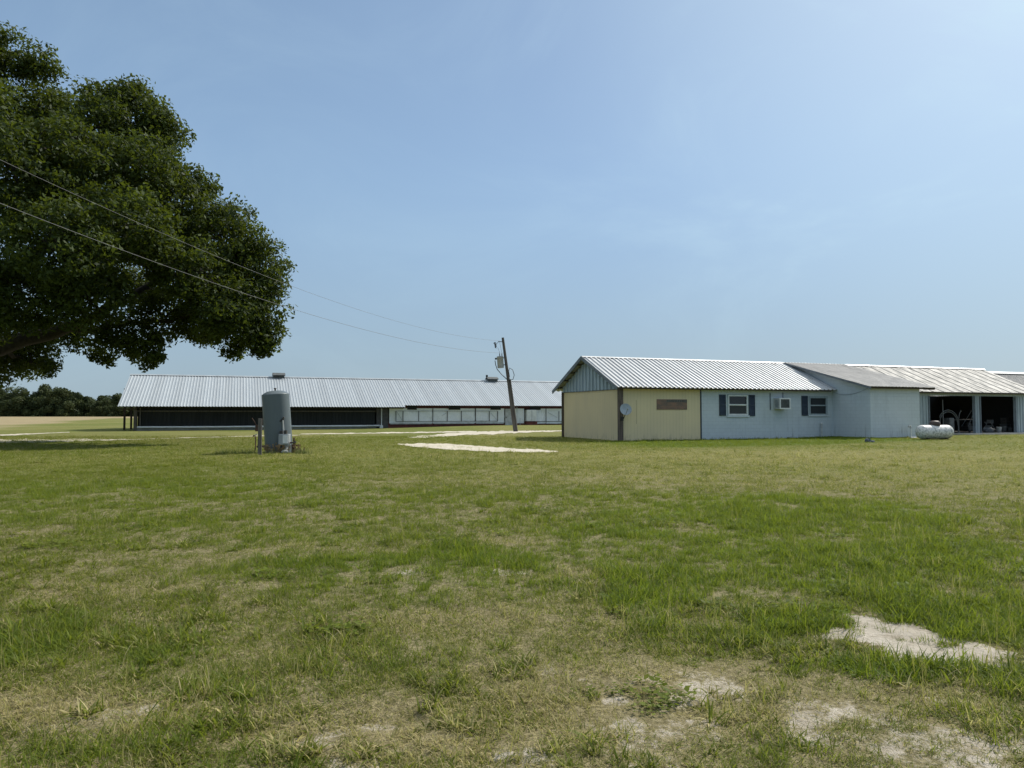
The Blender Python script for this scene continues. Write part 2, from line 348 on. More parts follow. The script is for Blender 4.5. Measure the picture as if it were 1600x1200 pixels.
def masks(x, y):
    d = np.hypot(x, y)
    n1 = fbm(x, y, 3.2, 4, 21); n2 = fbm(x, y, 0.9, 4, 33); n3 = fbm(x, y, 0.28, 3, 47); n4 = fbm(x, y, 9.0, 3, 61)
    lush = 0.30 * sstep(0.42, 0.68, n2 * 0.5 + n1 * 0.5)
    for i, (a, b, c, e) in enumerate(LUSH): lush = np.maximum(lush, blob(x, y, a, b, c, e, 100 + i, 0.85) * (0.80 if i < 8 else 0.38))
    dry = 0.20 + 0.50 * (n1 - 0.5) + 0.75 * (n2 - 0.5) + 0.35 * (n3 - 0.5)
    dry = dry + 0.22 * (1 - sstep(3.4, 6.2, d)) + 0.08 * (1 - sstep(5, 9, d))
    for i, (a, b, c, e) in enumerate(DRY): dry = dry + 0.30 * blob(x, y, a, b, c, e, 200 + i, 0.9)
    # belt of tired, olive grass before the buildings
    dry = dry + 0.36 * sstep(13, 17, d) * (1 - sstep(26, 31, y)) * sstep(-9, 3, x + (n4 - .5) * 8) + 0.22 * sstep(19, 26, d) + (0.25 + 0.9 * sstep(30, 50, d)) * (n4 - 0.5) + 0.5 * sstep(40, 60, d) * (n1 - 0.5)
    s = (x - OFFICE[0]) * U[0] + (y - OFFICE[1]) * U[1]; v = (x - OFFICE[0]) * VV[0] + (y - OFFICE[1]) * VV[1]
    verge = sstep(-8.0, -6.0, v + 2 * (n1 - .5)) * (1 - sstep(0.1, 0.3, v)) * sstep(-4, 0, s) * (1 - sstep(13, 17, s))
    lush = np.maximum(lush, verge * 0.6); dry = dry - 0.45 * verge - 0.75 * lush
    gap = sstep(0.50, 0.62, n3 * 0.55 + n2 * 0.45)
    n5 = fbm(x, y, 0.11, 3, 53); gap = gap * (0.35 + 0.65 * sstep(0.42, 0.58, n5))
    sand = 0.36 * gap * (1 - sstep(3.5, 5.2, d)) * sstep(-2.5, 1.5, x + (n1 - .5) * 3) + 0.26 * gap * (1 - sstep(3.2, 5.0, d))
    sand = sand + 0.31 * (1 - sstep(3.6, 5.6, d)) * sstep(0.35, 0.6, n2 * .6 + n3 * .4)
    sand = np.clip(sand, 0, 0.7) * (1 - 0.85 * lush)
    for i, (a, b, c, e) in enumerate(SAND): sand = np.maximum(sand, blob(x, y, a, b, c, e, 300 + i, 0.95) * (1.0 if i < 3 else 0.40 + 0.6 * (n5 - 0.45)))
    tan = sstep(-2.5, 2.5, -54 - (y - 75) / 2.1 - x + 9 * (n4 - .5)) * sstep(58, 66, y)
    tan = np.maximum(tan, sstep(200, 260, d))
    return np.clip(sand, 0, 1), np.clip(dry, 0, 1), np.clip(lush, 0, 1), np.clip(tan, 0, 1)

# ------------------------------------------------------------------ ground sheet
ang = np.concatenate([np.arange(-56, 56.01, 0.2), np.arange(60, 303.9, 4.0)]); ang = np.radians(90 - ang)
rad = np.concatenate([[0.4, 0.8, 1.2, 1.6], np.exp(np.arange(math.log(2.0), math.log(240), 0.0085)), [260, 290, 330, 400, 500, 700, 1000, 1600, 2600, 4000]])
AA, RR = np.meshgrid(ang, rad); gx = (RR * np.cos(AA)).ravel(); gy = (RR * np.sin(AA)).ravel()
na, nr = len(ang), len(rad)
ii = (np.arange(nr - 1)[:, None] * na + np.arange(na)[None, :]).ravel()
jj = (np.arange(nr - 1)[:, None] * na + (np.arange(na)[None, :] + 1) % na).ravel()
gv = np.column_stack([gx, gy, terrain(gx, gy)]); gf = np.column_stack([ii, ii + na, jj + na, jj])
cap = len(gv); gv = np.vstack([gv, [[0, 0, 0]]])
gm = mat('grassland', (0.1, 0.1, 0.05), 0.95, 0, 0.15); t = NT(gm)
a_s, a_d, a_l, a_t, a_f = t.attr('sand'), t.attr('dry'), t.attr('lush'), t.attr('tan'), t.attr('far')
v = t.coord('Object'); nf = t.noise(v, 26, 6, 0.7); nm = t.noise(v, 3.5, 6, 0.65); ng = t.noise(t.coord('Object', (0.5, 0.16, 1)), 1.2, 7, 0.68); nb = t.noise(v, 90, 3, 0.6)
soil = t.mix(t.rng(nf, 0.35, 0.7), (0.16, 0.132, 0.068), (0.38, 0.32, 0.19)); soil = t.mix(t.rng(nb, 0.50, 0.68, 0, 0.75), soil, (0.045, 0.04, 0.022))  # dark specks imitate the small shadows in the thatch
green = t.mix(t.rng(nm, 0.3, 0.7), (0.086, 0.115, 0.016), (0.136, 0.158, 0.028)); green = t.mix(t.rng(ng, 0.35, 0.65, 0, 0.6), green, (0.135, 0.132, 0.034))
gl = t.mix(a_l, green, (0.072, 0.125, 0.010)); gd = t.mix(t.math('MULTIPLY', a_d, 0.8), gl, (0.245, 0.212, 0.080))
gd = t.mix(t.rng(nb, 0.45, 0.75, 0, 0.35), gd, (0.045, 0.055, 0.018))
grass_c = t.mix(t.math('MAXIMUM', a_f, 0.16), soil, gd)
tanc = t.mix(t.rng(ng, 0.35, 0.65), (0.33, 0.26, 0.15), (0.235, 0.195, 0.105))
c = t.mix(a_t, grass_c, tanc)
sandc = t.mix(t.rng(nm, 0.3, 0.7), (0.54, 0.485, 0.405), (0.42, 0.37, 0.295)); sandc = t.mix(t.rng(nf, 0.56, 0.72, 0, 0.75), sandc, (0.19, 0.155, 0.11)); sandc = t.mix(t.rng(t.noise(v, 8, 5, 0.65, 0.4), 0.46, 0.68, 0, 0.65), sandc, (0.25, 0.21, 0.15))
c = t.mix(t.rng(t.math('ADD', a_s, t.math('MULTIPLY', t.math('SUBTRACT', t.math('ADD', t.math('MULTIPLY', nf, 0.55), t.math('MULTIPLY', nb, 0.45)), 0.5), 1.5)), 0.34, 0.66), c, sandc)
t.base(c); t.bump(t.math('ADD', nf, t.math('MULTIPLY', nb, 0.5)), 0.9, 0.03)
gnd = np_mesh('ground', gv, gf, gm, smooth=True)
bm = bmesh.new(); bm.from_mesh(gnd.data); bm.verts.ensure_lookup_table()
for k in range(na): bm.faces.new((bm.verts[cap], bm.verts[k], bm.verts[(k + 1) % na]))
bm.normal_update(); bm.to_mesh(gnd.data); bm.free()
if gnd.data.polygons[1000].normal.z < 0: gnd.data.flip_normals()
S_, D_, L_, T_ = masks(gv[:, 0], gv[:, 1])
dd = np.hypot(gv[:, 0], gv[:, 1])
for nme, arr in (('sand', S_), ('dry', D_), ('lush', L_), ('tan', T_), ('far', sstep(7, 26, dd))): fattr(gnd.data, nme, arr)
tag(gnd, kind='structure')

# ------------------------------------------------------------------ sandy tracks (ribbons laid on the ground)
tm = mat('white_sand_track', (0.6, 0.55, 0.45), 0.95, 0, 0.15); t = NT(tm); v = t.coord('Object')
tn = t.noise(v, 1.3, 7, 0.65); tn2 = t.noise(v, 14, 5, 0.7)
c = t.mix(t.rng(tn, 0.35, 0.7), (0.54, 0.49, 0.40), (0.44, 0.395, 0.31)); c = t.mix(t.rng(tn2, 0.6, 0.78, 0, 0.5), c, (0.30, 0.27, 0.18)); t.base(c); t.bump(tn2, 0.4, 0.02)
TRACKS = []
def track(cols, name='sandy_track', n=160, jit=0.8):
    cols = np.array(cols, float); px = np.linspace(cols[0, 0], cols[-1, 0], n)
    yt = np.interp(px, cols[:, 0], cols[:, 1]); yb = np.interp(px, cols[:, 0], cols[:, 2])
    TRACKS.append((px, yt, yb))
    w = np.clip((yb - yt), 0.2, 3) * jit
    yt = yt + (fbm(px, px * 0, 14, 5, 71, .7) - .5) * w * 2; yb = yb + (fbm(px, px * 0 + 50, 14, 5, 72, .7) - .5) * w * 2
    vs = []; fs = []; K = 5
    for i in range(n):
        for k in range(K):
            p = ground_at(px[i], yb[i] + (min(yt[i], yb[i] - .08) - yb[i]) * k / (K - 1)); vs.append((p[0], p[1], p[2] + 0.012))
    for i in range(n - 1):
        for k in range(K - 1): a = i * K + k; fs.append((a, a + K, a + K + 1, a + 1))
    mb = MB(); mb.add(vs, fs, True); return tag(mb.build(name, tm), kind='structure')
track([(622, 693.5, 694.5), (640, 692.8, 697.5), (690, 693, 702), (735, 696, 704.6), (780, 699, 706), (830, 702, 707), (872, 705.4, 706.3)])
track([(636, 682.6, 683.6), (665, 680.5, 684.3), (700, 677.2, 682), (740, 674.6, 679.4), (800, 672.6, 677), (878, 670.6, 673.6), (960, 668.5, 671)])
track([(470, 677.9, 678.7), (540, 676.8, 678.1), (620, 675.4, 677.0), (700, 674.2, 676), (745, 673.4, 675.5)])
track([(-160, 686, 692), (-60, 686, 692), (30, 686, 691.2), (120, 686.2, 690), (215, 686.2, 687), (300, 683.5, 684.3), (400, 681, 681.8), (470, 679.5, 680.3)])
track([(-120, 682, 685), (-20, 679.5, 681.5), (25, 678.2, 680), (60, 677, 677.9), (110, 675, 675.6)])
def on_track(x, y):
    h = terrain(x, y); px = 800 + F * x / y; py = HOR + F * (CAM_H - h) / y; r = np.zeros(len(x), bool)
    for q, yt, yb in TRACKS[:1]:
        r |= (px > q[0]) & (px < q[-1]) & (py > np.interp(px, q, yt)) & (py < np.interp(px, q, yb))
    return r

# ------------------------------------------------------------------ grass (uncountable: one object of scattered tufts)
def blades(n, length, width, spread, lean, flat=0.0, seed=0, segs=3):
    r = np.random.default_rng(seed); V = []; Fq = []; rnd = []
    for i in range(n):
        a = r.uniform(0, 2 * math.pi); q = spread * math.sqrt(r.uniform()); p0 = np.array([q * math.cos(a), q * math.sin(a), -0.012])
        d = r.uniform(0, 2 * math.pi); dirv = np.array([math.cos(d), math.sin(d), 0]); L = length * r.uniform(0.55, 1.15); ln = lean * r.uniform(0.25, 1.3)
        side = np.array([-dirv[1], dirv[0], 0]); th = r.uniform(-0.9, 0.9); side = side * math.cos(th) + dirv * math.sin(th)
        w = width * r.uniform(0.7, 1.25); b = len(V); p = p0.copy(); ang0 = math.pi / 2 - ln * 0.35 - flat
        for k in range(segs + 1):
            f = k / segs; ww = w * (1 - f ** 1.7) * 0.5 + w * 0.03
            V.append(p - side * ww); V.append(p + side * ww); rnd.append(0); 
            an = ang0 - ln * f; p = p + (dirv * math.cos(an) + np.array([0, 0, 1]) * math.sin(an)) * L / segs
        rr = r.uniform(); rnd[-(segs + 1):] = []; rnd += [rr] * (2 * segs + 2)
        for k in range(segs): Fq.append((b + 2 * k, b + 2 * k + 1, b + 2 * k + 3, b + 2 * k + 2))
    return V, Fq, rnd
def weed(seed):
    r = np.random.default_rng(seed); V = []; Fq = []; rnd = []
    for i in range(34):
        a = r.uniform(0, 2 * math.pi); q = 0.11 * math.sqrt(r.uniform()); c = np.array([q * math.cos(a), q * math.sin(a), r.uniform(0.005, 0.045)])
        d = r.uniform(0, 2 * math.pi); e = np.array([math.cos(d), math.sin(d), r.uniform(-.2, .5)]); s = np.array([-math.sin(d), math.cos(d), r.uniform(-.3, .3)]); L = r.uniform(0.012, 0.026); b = len(V)
        V += [c - e * L, c + s * L * .6, c + e * L, c - s * L * .6]; Fq.append((b, b + 1, b + 2, b + 3)); rnd += [r.uniform()] * 4
    return V, Fq, rnd
gmat = mat('grass_blade', (0.1, 0.15, 0.03), 0.6, 0, 0.18); t = NT(gmat)
rn = t.attr('rnd'); idry = t.attr('idry', 'INSTANCER'); ilush = t.attr('ilush', 'INSTANCER'); irnd = t.attr('irnd', 'INSTANCER')
g1 = t.mix(rn, (0.106, 0.144, 0.015), (0.200, 0.232, 0.036)); g1 = t.mix(t.math('MULTIPLY', ilush, 0.85), g1, t.mix(rn, (0.078, 0.158, 0.007), (0.160, 0.252, 0.016)))
st = t.mix(rn, (0.62, 0.53, 0.28), (0.36, 0.30, 0.12))
isd = t.rng(t.math('SUBTRACT', t.math('MULTIPLY', idry, 1.05), t.math('ADD', t.math('MULTIPLY', t.math('FRACT', t.math('MULTIPLY', rn, 7.31)), 0.8), t.math('MULTIPLY', irnd, 0.3))), -0.1, 0.1)
gc = t.mix(isd, g1, st); gc = t.mix(t.rng(t.math('FRACT', t.math('MULTIPLY', irnd, 5.3)), 0.0, 1.0, 0.0, 0.75), gc, t.mix(1.0, gc, (0.50, 0.53, 0.46), 'MULTIPLY')); t.base(gc)
tr = t.n.new('ShaderNodeBsdfTranslucent'); t.link(t.mix(0.40, gc, (0.34, 0.38, 0.035)), tr.inputs[0])
ms = t.n.new('ShaderNodeMixShader'); ms.inputs[0].default_value = 0.48
t.link(t.b.outputs[0], ms.inputs[1]); t.link(tr.outputs[0], ms.inputs[2]); t.link(ms.outputs[0], t.out.inputs['Surface'])
tufts = bpy.data.collections.new('grass_tufts')
specs = [blades(32, .060, .0042, .085, 1.5, .25, 1), blades(32, .070, .0045, .09, 1.8, .3, 2), blades(26, .045, .0038, .085, 1.6, .55, 3), blades(28, .04, .0036, .09, 1.9, .7, 4),
         blades(26, .125, .0050, .07, 1.0, .1, 5), blades(26, .105, .0050, .08, 1.4, .15, 6), blades(15, .11, .0095, .035, 1.3, .25, 7), blades(14, .095, .009, .03, 1.5, .35, 8),
         weed(9), blades(6, .19, .0028, .05, .4, 0, 10)]
for i, (V, Fq, rnd) in enumerate(specs):
    me = bpy.data.meshes.new('tuft_%02d' % i); me.from_pydata([tuple(p) for p in V], [], Fq); me.update(); me.materials.append(gmat)
    fattr(me, 'rnd', rnd); tufts.objects.link(bpy.data.objects.new('tuft_%02d' % i, me))
N0, D0, D1, D2 = 620.0, 2.1, 5.0, 46.0
yg = np.linspace(D0, D2, 4000); hw = 0.84 * yg + 2.2      # half width of the grown strip at each distance
dens = np.where(yg < D1, N0, N0 * D1 / yg * 0.62) * 2 * hw
cdf = np.cumsum(dens) * (yg[1] - yg[0]); yy = np.interp(RNG.uniform(0, cdf[-1], int(cdf[-1])), cdf, yg)
xx = RNG.uniform(-1, 1, len(yy)) * (0.84 * yy + 2.2 + 0.5 * (fbm(yy, yy * 0, 0.7, 2, 5) - .5))
s1, d1, l1, t1 = masks(xx, yy)
keep = RNG.uniform(size=len(xx)) > np.clip(np.where(s1 > 0.56, 1.6, 0.8) * s1 + 0.12 * d1 * (1 - sstep(3, 7, yy)), 0, 0.965)
so = (xx - OFFICE[0]) * U[0] + (yy - OFFICE[1]) * U[1]; vo = (xx - OFFICE[0]) * VV[0] + (yy - OFFICE[1]) * VV[1]
inside = ((so > -.05) & (vo > -.05)) | ((so > 14.5) & (vo > -2.85) & (so < 18.6)) | ((so > 18.4) & (vo > -1.3))
keep &= ~inside & ~(on_track(xx, yy) & (RNG.uniform(size=len(xx)) < 0.93))
xx, yy, s1, d1, l1, so = xx[keep], yy[keep], s1[keep], d1[keep], l1[keep], so[keep]; n = len(xx)
u1 = RNG.uniform(size=n); kind = np.where(u1 < 0.5, 0, 1)
kind = np.where(RNG.uniform(size=n) < d1 * 0.75, RNG.integers(2, 4, n), kind)
kind = np.where(RNG.uniform(size=n) < np.clip(l1 - 0.25, 0, 1) * 0.95, RNG.integers(4, 6, n), kind)
cl = fbm(xx, yy, 0.35, 2, 81)
kind = np.where((cl > 0.62) & (RNG.uniform(size=n) < 0.30), RNG.integers(6, 8, n), kind)
wn_ = fbm(xx, yy, 0.55, 3, 91); kind = np.where((wn_ > 0.70) & (RNG.uniform(size=n) < 0.12) & (yy < 12), 8, kind)
kind = np.where(RNG.uniform(size=n) < 0.012 + 0.03 * l1, 9, kind)
sc_ = RNG.uniform(0.75, 1.3, n) * (1 + 0.35 * sstep(5, 25, yy)) * (0.95 + 1.1 * (fbm(xx, yy, 0.6, 3, 95) - .5)) * np.where((yy > 24) & (so > -2), 0.8, 1)
me = bpy.data.meshes.new('grass'); me.vertices.add(n)
me.vertices.foreach_set('co', np.column_stack([xx, yy, terrain(xx, yy)]).astype(np.float32).ravel())
for nm_, ar in (('idry', np.where(kind == 9, 0.95, np.where(kind == 8, 0.1, np.where((kind == 6) | (kind == 7), d1 * 0.55, d1)))), ('ilush', l1), ('irnd', RNG.uniform(size=n)), ('scl', sc_)): fattr(me, nm_, ar)
a = me.attributes.new('kind_index', 'INT', 'POINT'); a.data.foreach_set('value', kind.astype(np.int32))
a = me.attributes.new('rot', 'FLOAT_VECTOR', 'POINT'); a.data.foreach_set('vector', np.column_stack([RNG.normal(0, .12, n), RNG.normal(0, .12, n), RNG.uniform(0, 6.283, n)]).astype(np.float32).ravel())
grass = bpy.data.objects.new('grass', me); col.objects.link(grass)
ng_ = bpy.data.node_groups.new('scatter_grass', 'GeometryNodeTree')
ng_.interface.new_socket('Geometry', in_out='INPUT', socket_type='NodeSocketGeometry'); ng_.interface.new_socket('Geometry', in_out='OUTPUT', socket_type='NodeSocketGeometry')
gi, go = ng_.nodes.new('NodeGroupInput'), ng_.nodes.new('NodeGroupOutput')
iop = ng_.nodes.new('GeometryNodeInstanceOnPoints'); ci = ng_.nodes.new('GeometryNodeCollectionInfo'); ci.inputs['Collection'].default_value = tufts
ci.inputs['Separate Children'].default_value = True; ci.inputs['Reset Children'].default_value = True
def nattr(name, typ):
    q = ng_.nodes.new('GeometryNodeInputNamedAttribute'); q.data_type = typ; q.inputs['Name'].default_value = name
    return [o for o in q.outputs if o.enabled and o.name == 'Attribute'][0]
lk = ng_.links
lk.new(gi.outputs[0], iop.inputs['Points']); lk.new(ci.outputs[0], iop.inputs['Instance']); iop.inputs['Pick Instance'].default_value = True
lk.new(nattr('kind_index', 'INT'), iop.inputs['Instance Index']); lk.new(nattr('rot', 'FLOAT_VECTOR'), iop.inputs['Rotation']); lk.new(nattr('scl', 'FLOAT'), iop.inputs['Scale'])
lk.new(iop.outputs[0], go.inputs[0])
gmod = grass.modifiers.new('scatter', 'NODES'); gmod.node_group = ng_
tag(grass, 'patchy green and straw coloured grass covering the whole foreground', 'grass', kind='stuff')
print('grass tufts', n)
#__PART3__
# ------------------------------------------------------------------ roofs of ribbed sheet
def ribbed(mb, s0, s1, a, b, pitch=0.3, h=0.055, th=0.012, prof=((0, 0), (.50, 0), (.60, 1), (.86, 1), (.96, 0)), jag=0.0):
    """sheet from line a=(v,z) to b=(v,z), ribs running from a to b"""
    dv, dz = b[0] - a[0], b[1] - a[1]; L = math.hypot(dv, dz); nv, nz = -dz / L, dv / L
    if nz < 0: nv, nz = -nv, -nz
    pts = []; k = 0
    while True:
        done = False
        for f, q in prof:
            s = s0 + (k + f) * pitch
            if s >= s1: done = True; break
            pts.append((s, q * h))
        if done: break
        k += 1
    pts.append((s1, pts[-1][1])); n = len(pts); vs = []
    for lay in (0, -th):
        for e in (a, b):
            for s, q in pts: vs.append((s, e[0] + nv * (q + lay), e[1] + nz * (q + lay)))
    fs = []
    up = b[0] > a[0]
    for i in range(n - 1):
        fs.append((i, i + 1, n + i + 1, n + i) if up else (i + 1, i, n + i, n + i + 1))
        fs.append((2 * n + i + 1, 2 * n + i, 3 * n + i, 3 * n + i + 1) if up else (2 * n + i, 2 * n + i + 1, 3 * n + i + 1, 3 * n + i))
        fs.append((i + 1, i, 2 * n + i, 2 * n + i + 1)); fs.append((n + i, n + i + 1, 3 * n + i + 1, 3 * n + i))
    fs.append((0, n, 3 * n, 2 * n)); fs.append((n - 1, 3 * n - 1 + n - n, 0 + 2 * n - 1 + 2 * n, 2 * n - 1)) if False else fs.append((n - 1, 3 * n - 1, 4 * n - 1, 2 * n - 1))
    return mb.add(vs, fs)

# ================================================================== OFFICE AND GARAGE BUILDING (right)
PITCH0 = 0.30
def S_of(px): return ((px - 800) * OFFICE[1] - F * OFFICE[0]) / (F * U[0] - (px - 800) * U[1])
def Z_of(px, py): return CAM_H + (HOR - py) / F * (OFFICE[1] + S_of(px) * U[1])
off = empty('farm_building', (OFFICE[0], OFFICE[1], 0), AX, 'low farm building with cream and blue grey walls, metal roof and open garage bays', 'building')
RV, RZ = 3.75, 4.74           # ridge
EV, EZ = -0.42, 2.86          # front eave
BV, BZ = 7.85, 2.86           # rear eave
W = 7.2; SX = 32.8
sl_ = (RZ - EZ) / (RV - EV)
roofz = lambda v_: EZ + (v_ - EV) * sl_ if v_ <= RV else RZ - (v_ - RV) * (RZ - BZ) / (BV - RV)
# --- walls
mb = MB(); mb.box(0.10, S_of(1095), 0.0, 0.12, -0.2, 2.80); mb.build('cream_wall', M['cream'], off)
mb = MB(); mb.box(0.0, 0.12, 0.12, W - 0.08, -0.2, 2.80); cg = mb.build('cream_wall', M['cream'], off); tag(cg, 'cream end wall below the gable')
gs = MB(); nr_ = 17; st_ = W / nr_      # gable triangle of ribbed sheet
for i in range(nr_):
    v0, v1 = i * st_ + .015, (i + 1) * st_ - .015; x0 = -0.03
    za, zb = roofz(v0) - .12, roofz(v1) - .12
    w0, w1 = v0 + .26 * st_, v0 + .74 * st_; zm0, zm1 = za + (zb - za) * .26, za + (zb - za) * .74
    for (p, q, zp, zq, xp, xq) in ((v0, w0, za, zm0, x0, x0), (w0, w0 + .02, zm0, zm0, x0, x0 - .06), (w0 + .02, w1 - .02, zm0, zm1, x0 - .06, x0 - .06), (w1 - .02, w1, zm1, zm1, x0 - .06, x0), (w1, v1 + .03, zm1, zb, x0, x0)):
        gs.add([(xp, p, 2.78), (xq, q, 2.78), (xq, q, zq), (xp, p, zp)], [(3, 2, 1, 0)])
gs.add([(0.05, 0, 2.78), (0.05, W, 2.78), (0.05, W, roofz(W) - .12), (0.05, RV, RZ - .12), (0.05, 0, roofz(0) - .12)], [(0, 1, 2, 3, 4)])
gs.build('gable_siding', M['gsiding'], off)
mb = MB(); mb.box(-.05, -.02, 0.05, W - .05, 2.745, 2.80); mb.build('gable_trim', M['fascia'], off)
B0, B1 = 14.6, 18.46; BP = -2.8
w1 = (S_of(1137.5), S_of(1168), Z_of(1152, 649), Z_of(1152, 617.5)); w2 = (S_of(1264.5), S_of(1291.5), Z_of(1278, 648), Z_of(1278, 620.5))
ac = (S_of(1208.5), S_of(1225), Z_of(1215, 639), Z_of(1215, 622.5))
mb = MB(); slab_holes(mb, S_of(1095), B0 + .2, -0.2, 2.80, 0.0, 0.2, [w1, w2]); mb.build('block_wall', M['block'], off)
mb = MB(); mb.box(S_of(1095) - .05, S_of(1095) + .03, -0.025, -0.002, 0, 2.78); mb.build('corner_trim', M['shutter'], off)
mb = MB(); mb.box(S_of(994) - .006, S_of(994) + .006, -.004, .0, .9, 2.2); mb.build('seam_stain', M['rust'], off)
# rear and end walls, floor slab
mb = MB(); mb.box(0, SX, W - .1, W, -.2, 2.82); mb.box(SX - .15, SX, 0.1, W - .1, -.2, 2.82); mb.build('rear_wall', M['block'], off)
mb = MB(); mb.box(B1 + .3, SX - .17, W - .16, W - .11, .1, 2.8); mb.box(SX - .2, SX - .16, .2, W - .2, .1, 2.8); mb.build('shade_lining', M['dark'], off)  # dark sheets added over the walls so the bays read as shaded
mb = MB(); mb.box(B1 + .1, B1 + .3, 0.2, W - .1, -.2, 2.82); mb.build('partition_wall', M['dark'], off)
mb = MB(); mb.box(0.3, B1, .25, W - .2, -.2, 0.1); mb.build('inner_floor', M['concrete'], off)
# projecting block with sloping side walls
brz = lambda v_: 3.0 + (v_ + 3.16) * (4.83 - 3.0) / (RV + .1 + 3.16)
mb = MB()
for x0, x1 in ((B0, B0 + .2), (B1 - .2, B1)):
    a, b = BP, RV - .3
    vs = [(x, y, z) for x in (x0, x1) for (y, z) in ((a + .2, -.2), (b, -.2), (b, brz(b) - .1), (a + .2, brz(a + .2) - .1))]
    mb.add(vs, [(0, 3, 2, 1), (4, 5, 6, 7), (0, 4, 7, 3), (1, 2, 6, 5), (3, 7, 6, 2)])
mb.build('annex_side_wall', M['block'], off)
mb = MB(); mb.box(B0, B1, BP, BP + .2, -.2, brz(BP) - .06); tag(mb.build('annex_front_wall', M['block_lit'], off), 'blue grey front wall of the projecting annex, painted in a lighter lit tone')
# garage front: sheet metal piers, lintel
gar = [(S_of(1452.5), S_of(1522)), (S_of(1532.5), S_of(1586))]; gz = 2.62
xs = [B1, gar[0][0], gar[0][1], gar[1][0], gar[1][1], SX]
for k in (0, 2, 4):
    a, b = xs[k], xs[k + 1]; mb = MB(); npan = max(2, round((b - a) / .28)); q = (b - a) / npan
    mb.box(a, b, 0.05, .14, -.1, gz)
    for i in range(npan): mb.box(a + i * q + .02, a + i * q + q * .55, 0.02, .05, -.1, gz - .002)
    mb.build('sheet_pier', M['siding'], off)
mb = MB(); mb.box(B1, SX, 0.03, .15, gz, 2.80); mb.build('garage_lintel', M['siding'], off)
for a, b in gar:
    for p, q in ((a - .10, a - .003), (b + .003, b + .10)): mb = MB(); mb.box(p, q, -.015, .02, .0, gz - .01); mb.build('opening_trim', M['fascia'], off)
mb = MB(); mb.box(B1 + .3, SX - .15, 0.16, W - .1, -.1, 0.155); mb.build('garage_floor', M['shadefloor'], off)
# --- posts
mb = MB(); mb.box(-.14, .10, -.10, .12, -.1, 2.84); mb.build('corner_post', M['post'], off, .01)
mb = MB(); mb.box(-.08, .10, W - .08, W + .10, -.1, 2.80); mb.build('corner_post', M['wood'], off, .01)
# --- roofs
mb = MB(); ribbed(mb, -.42, 15.1, (EV, EZ), (RV, RZ), PITCH0); ribbed(mb, -.42, SX + .4, (BV, BZ), (RV, RZ), PITCH0); mb.build('roof', M['roof'], off)
mb = MB(); ribbed(mb, 14.2, 19.55, (-3.16, 3.0), (RV - .08, 4.80),   .26, .016); tag(mb.build('annex_roof', M['roof_grey'], off), 'flatter dull grey roof over the annex')
mb = MB(); ribbed(mb, 19.0, SX + .4, (EV, EZ), (RV, RZ - .005), .92, .028, .012, ((0, 0), (.80, 0), (.84, 1), (.93, 1), (.97, 0))); tag(mb.build('garage_roof', M['roof_tan'], off), 'stained tan metal roof over the garage bays')
mb = MB(); mb.add([(x, v_, z) for x in (-.43, SX + .42) for v_, z in ((RV - .13, RZ + .0), (RV, RZ + .075), (RV + .13, RZ + .0))], [(0, 3, 4, 1), (1, 4, 5, 2)]); mb.build('ridge_cap', M['roof'], off)
mb = MB()
for va, za, vb, zb in ((EV, EZ, RV, RZ), (BV, BZ, RV, RZ)): mb.bar((-.455, va, za - .06), (-.455, vb, zb - .06 + .02), .05, .20)
mb.build('rake_fascia', M['fascia'], off)
for i in range(9):
    v_ = EV + .25 + i * .93
    if v_ < BV - .1: mb = MB(); mb.box(-.43, .2, v_ - .03, v_ + .03, roofz(v_) - .115, roofz(v_) - .03); mb.build('purlin', M['wood'], off)
mb = MB(); mb.box(-.40, B0 - .4, EV + .06, EV + .11, EZ - .085, EZ - .012); mb.build('eave_board', M['wood'], off)
mb = MB(); mb.box(19.2, SX + .3, EV + .06, EV + .12, EZ - .10, EZ - .015); mb.build('eave_board', M['wood'], off)
for q in ((14.35, 19.4, -3.08, -3.02, 2.88, 2.985), (18.6, 19.45, -3.0, -2.94, 2.86, 2.98), (18.6, 19.4, -2.2, -2.14, 3.1, 3.2)): mb = MB(); mb.box(*q); mb.build('eave_board', M['wood'], off)
mb = MB(); mb.box(14.24, 14.30, -3.15, -3.05, 2.85, 2.985)
mb.bar((14.26, -3.12, 2.93), (14.26, RV - .2, 4.72), .05, .12); mb.build('annex_rake_board', M['fascia'], off)
# cable sagging along annex side wall
mb = MB(); mb.tube([(14.3, -.45, 2.72)] + [(B0 - .03, -.5 - 2.3 * f, 2.62 - .35 * f * (1 - f) * 2 + .35 * f) for f in np.linspace(.05, 1, 9)], .008, 5); mb.build('slack_cable', M['fascia'], off)
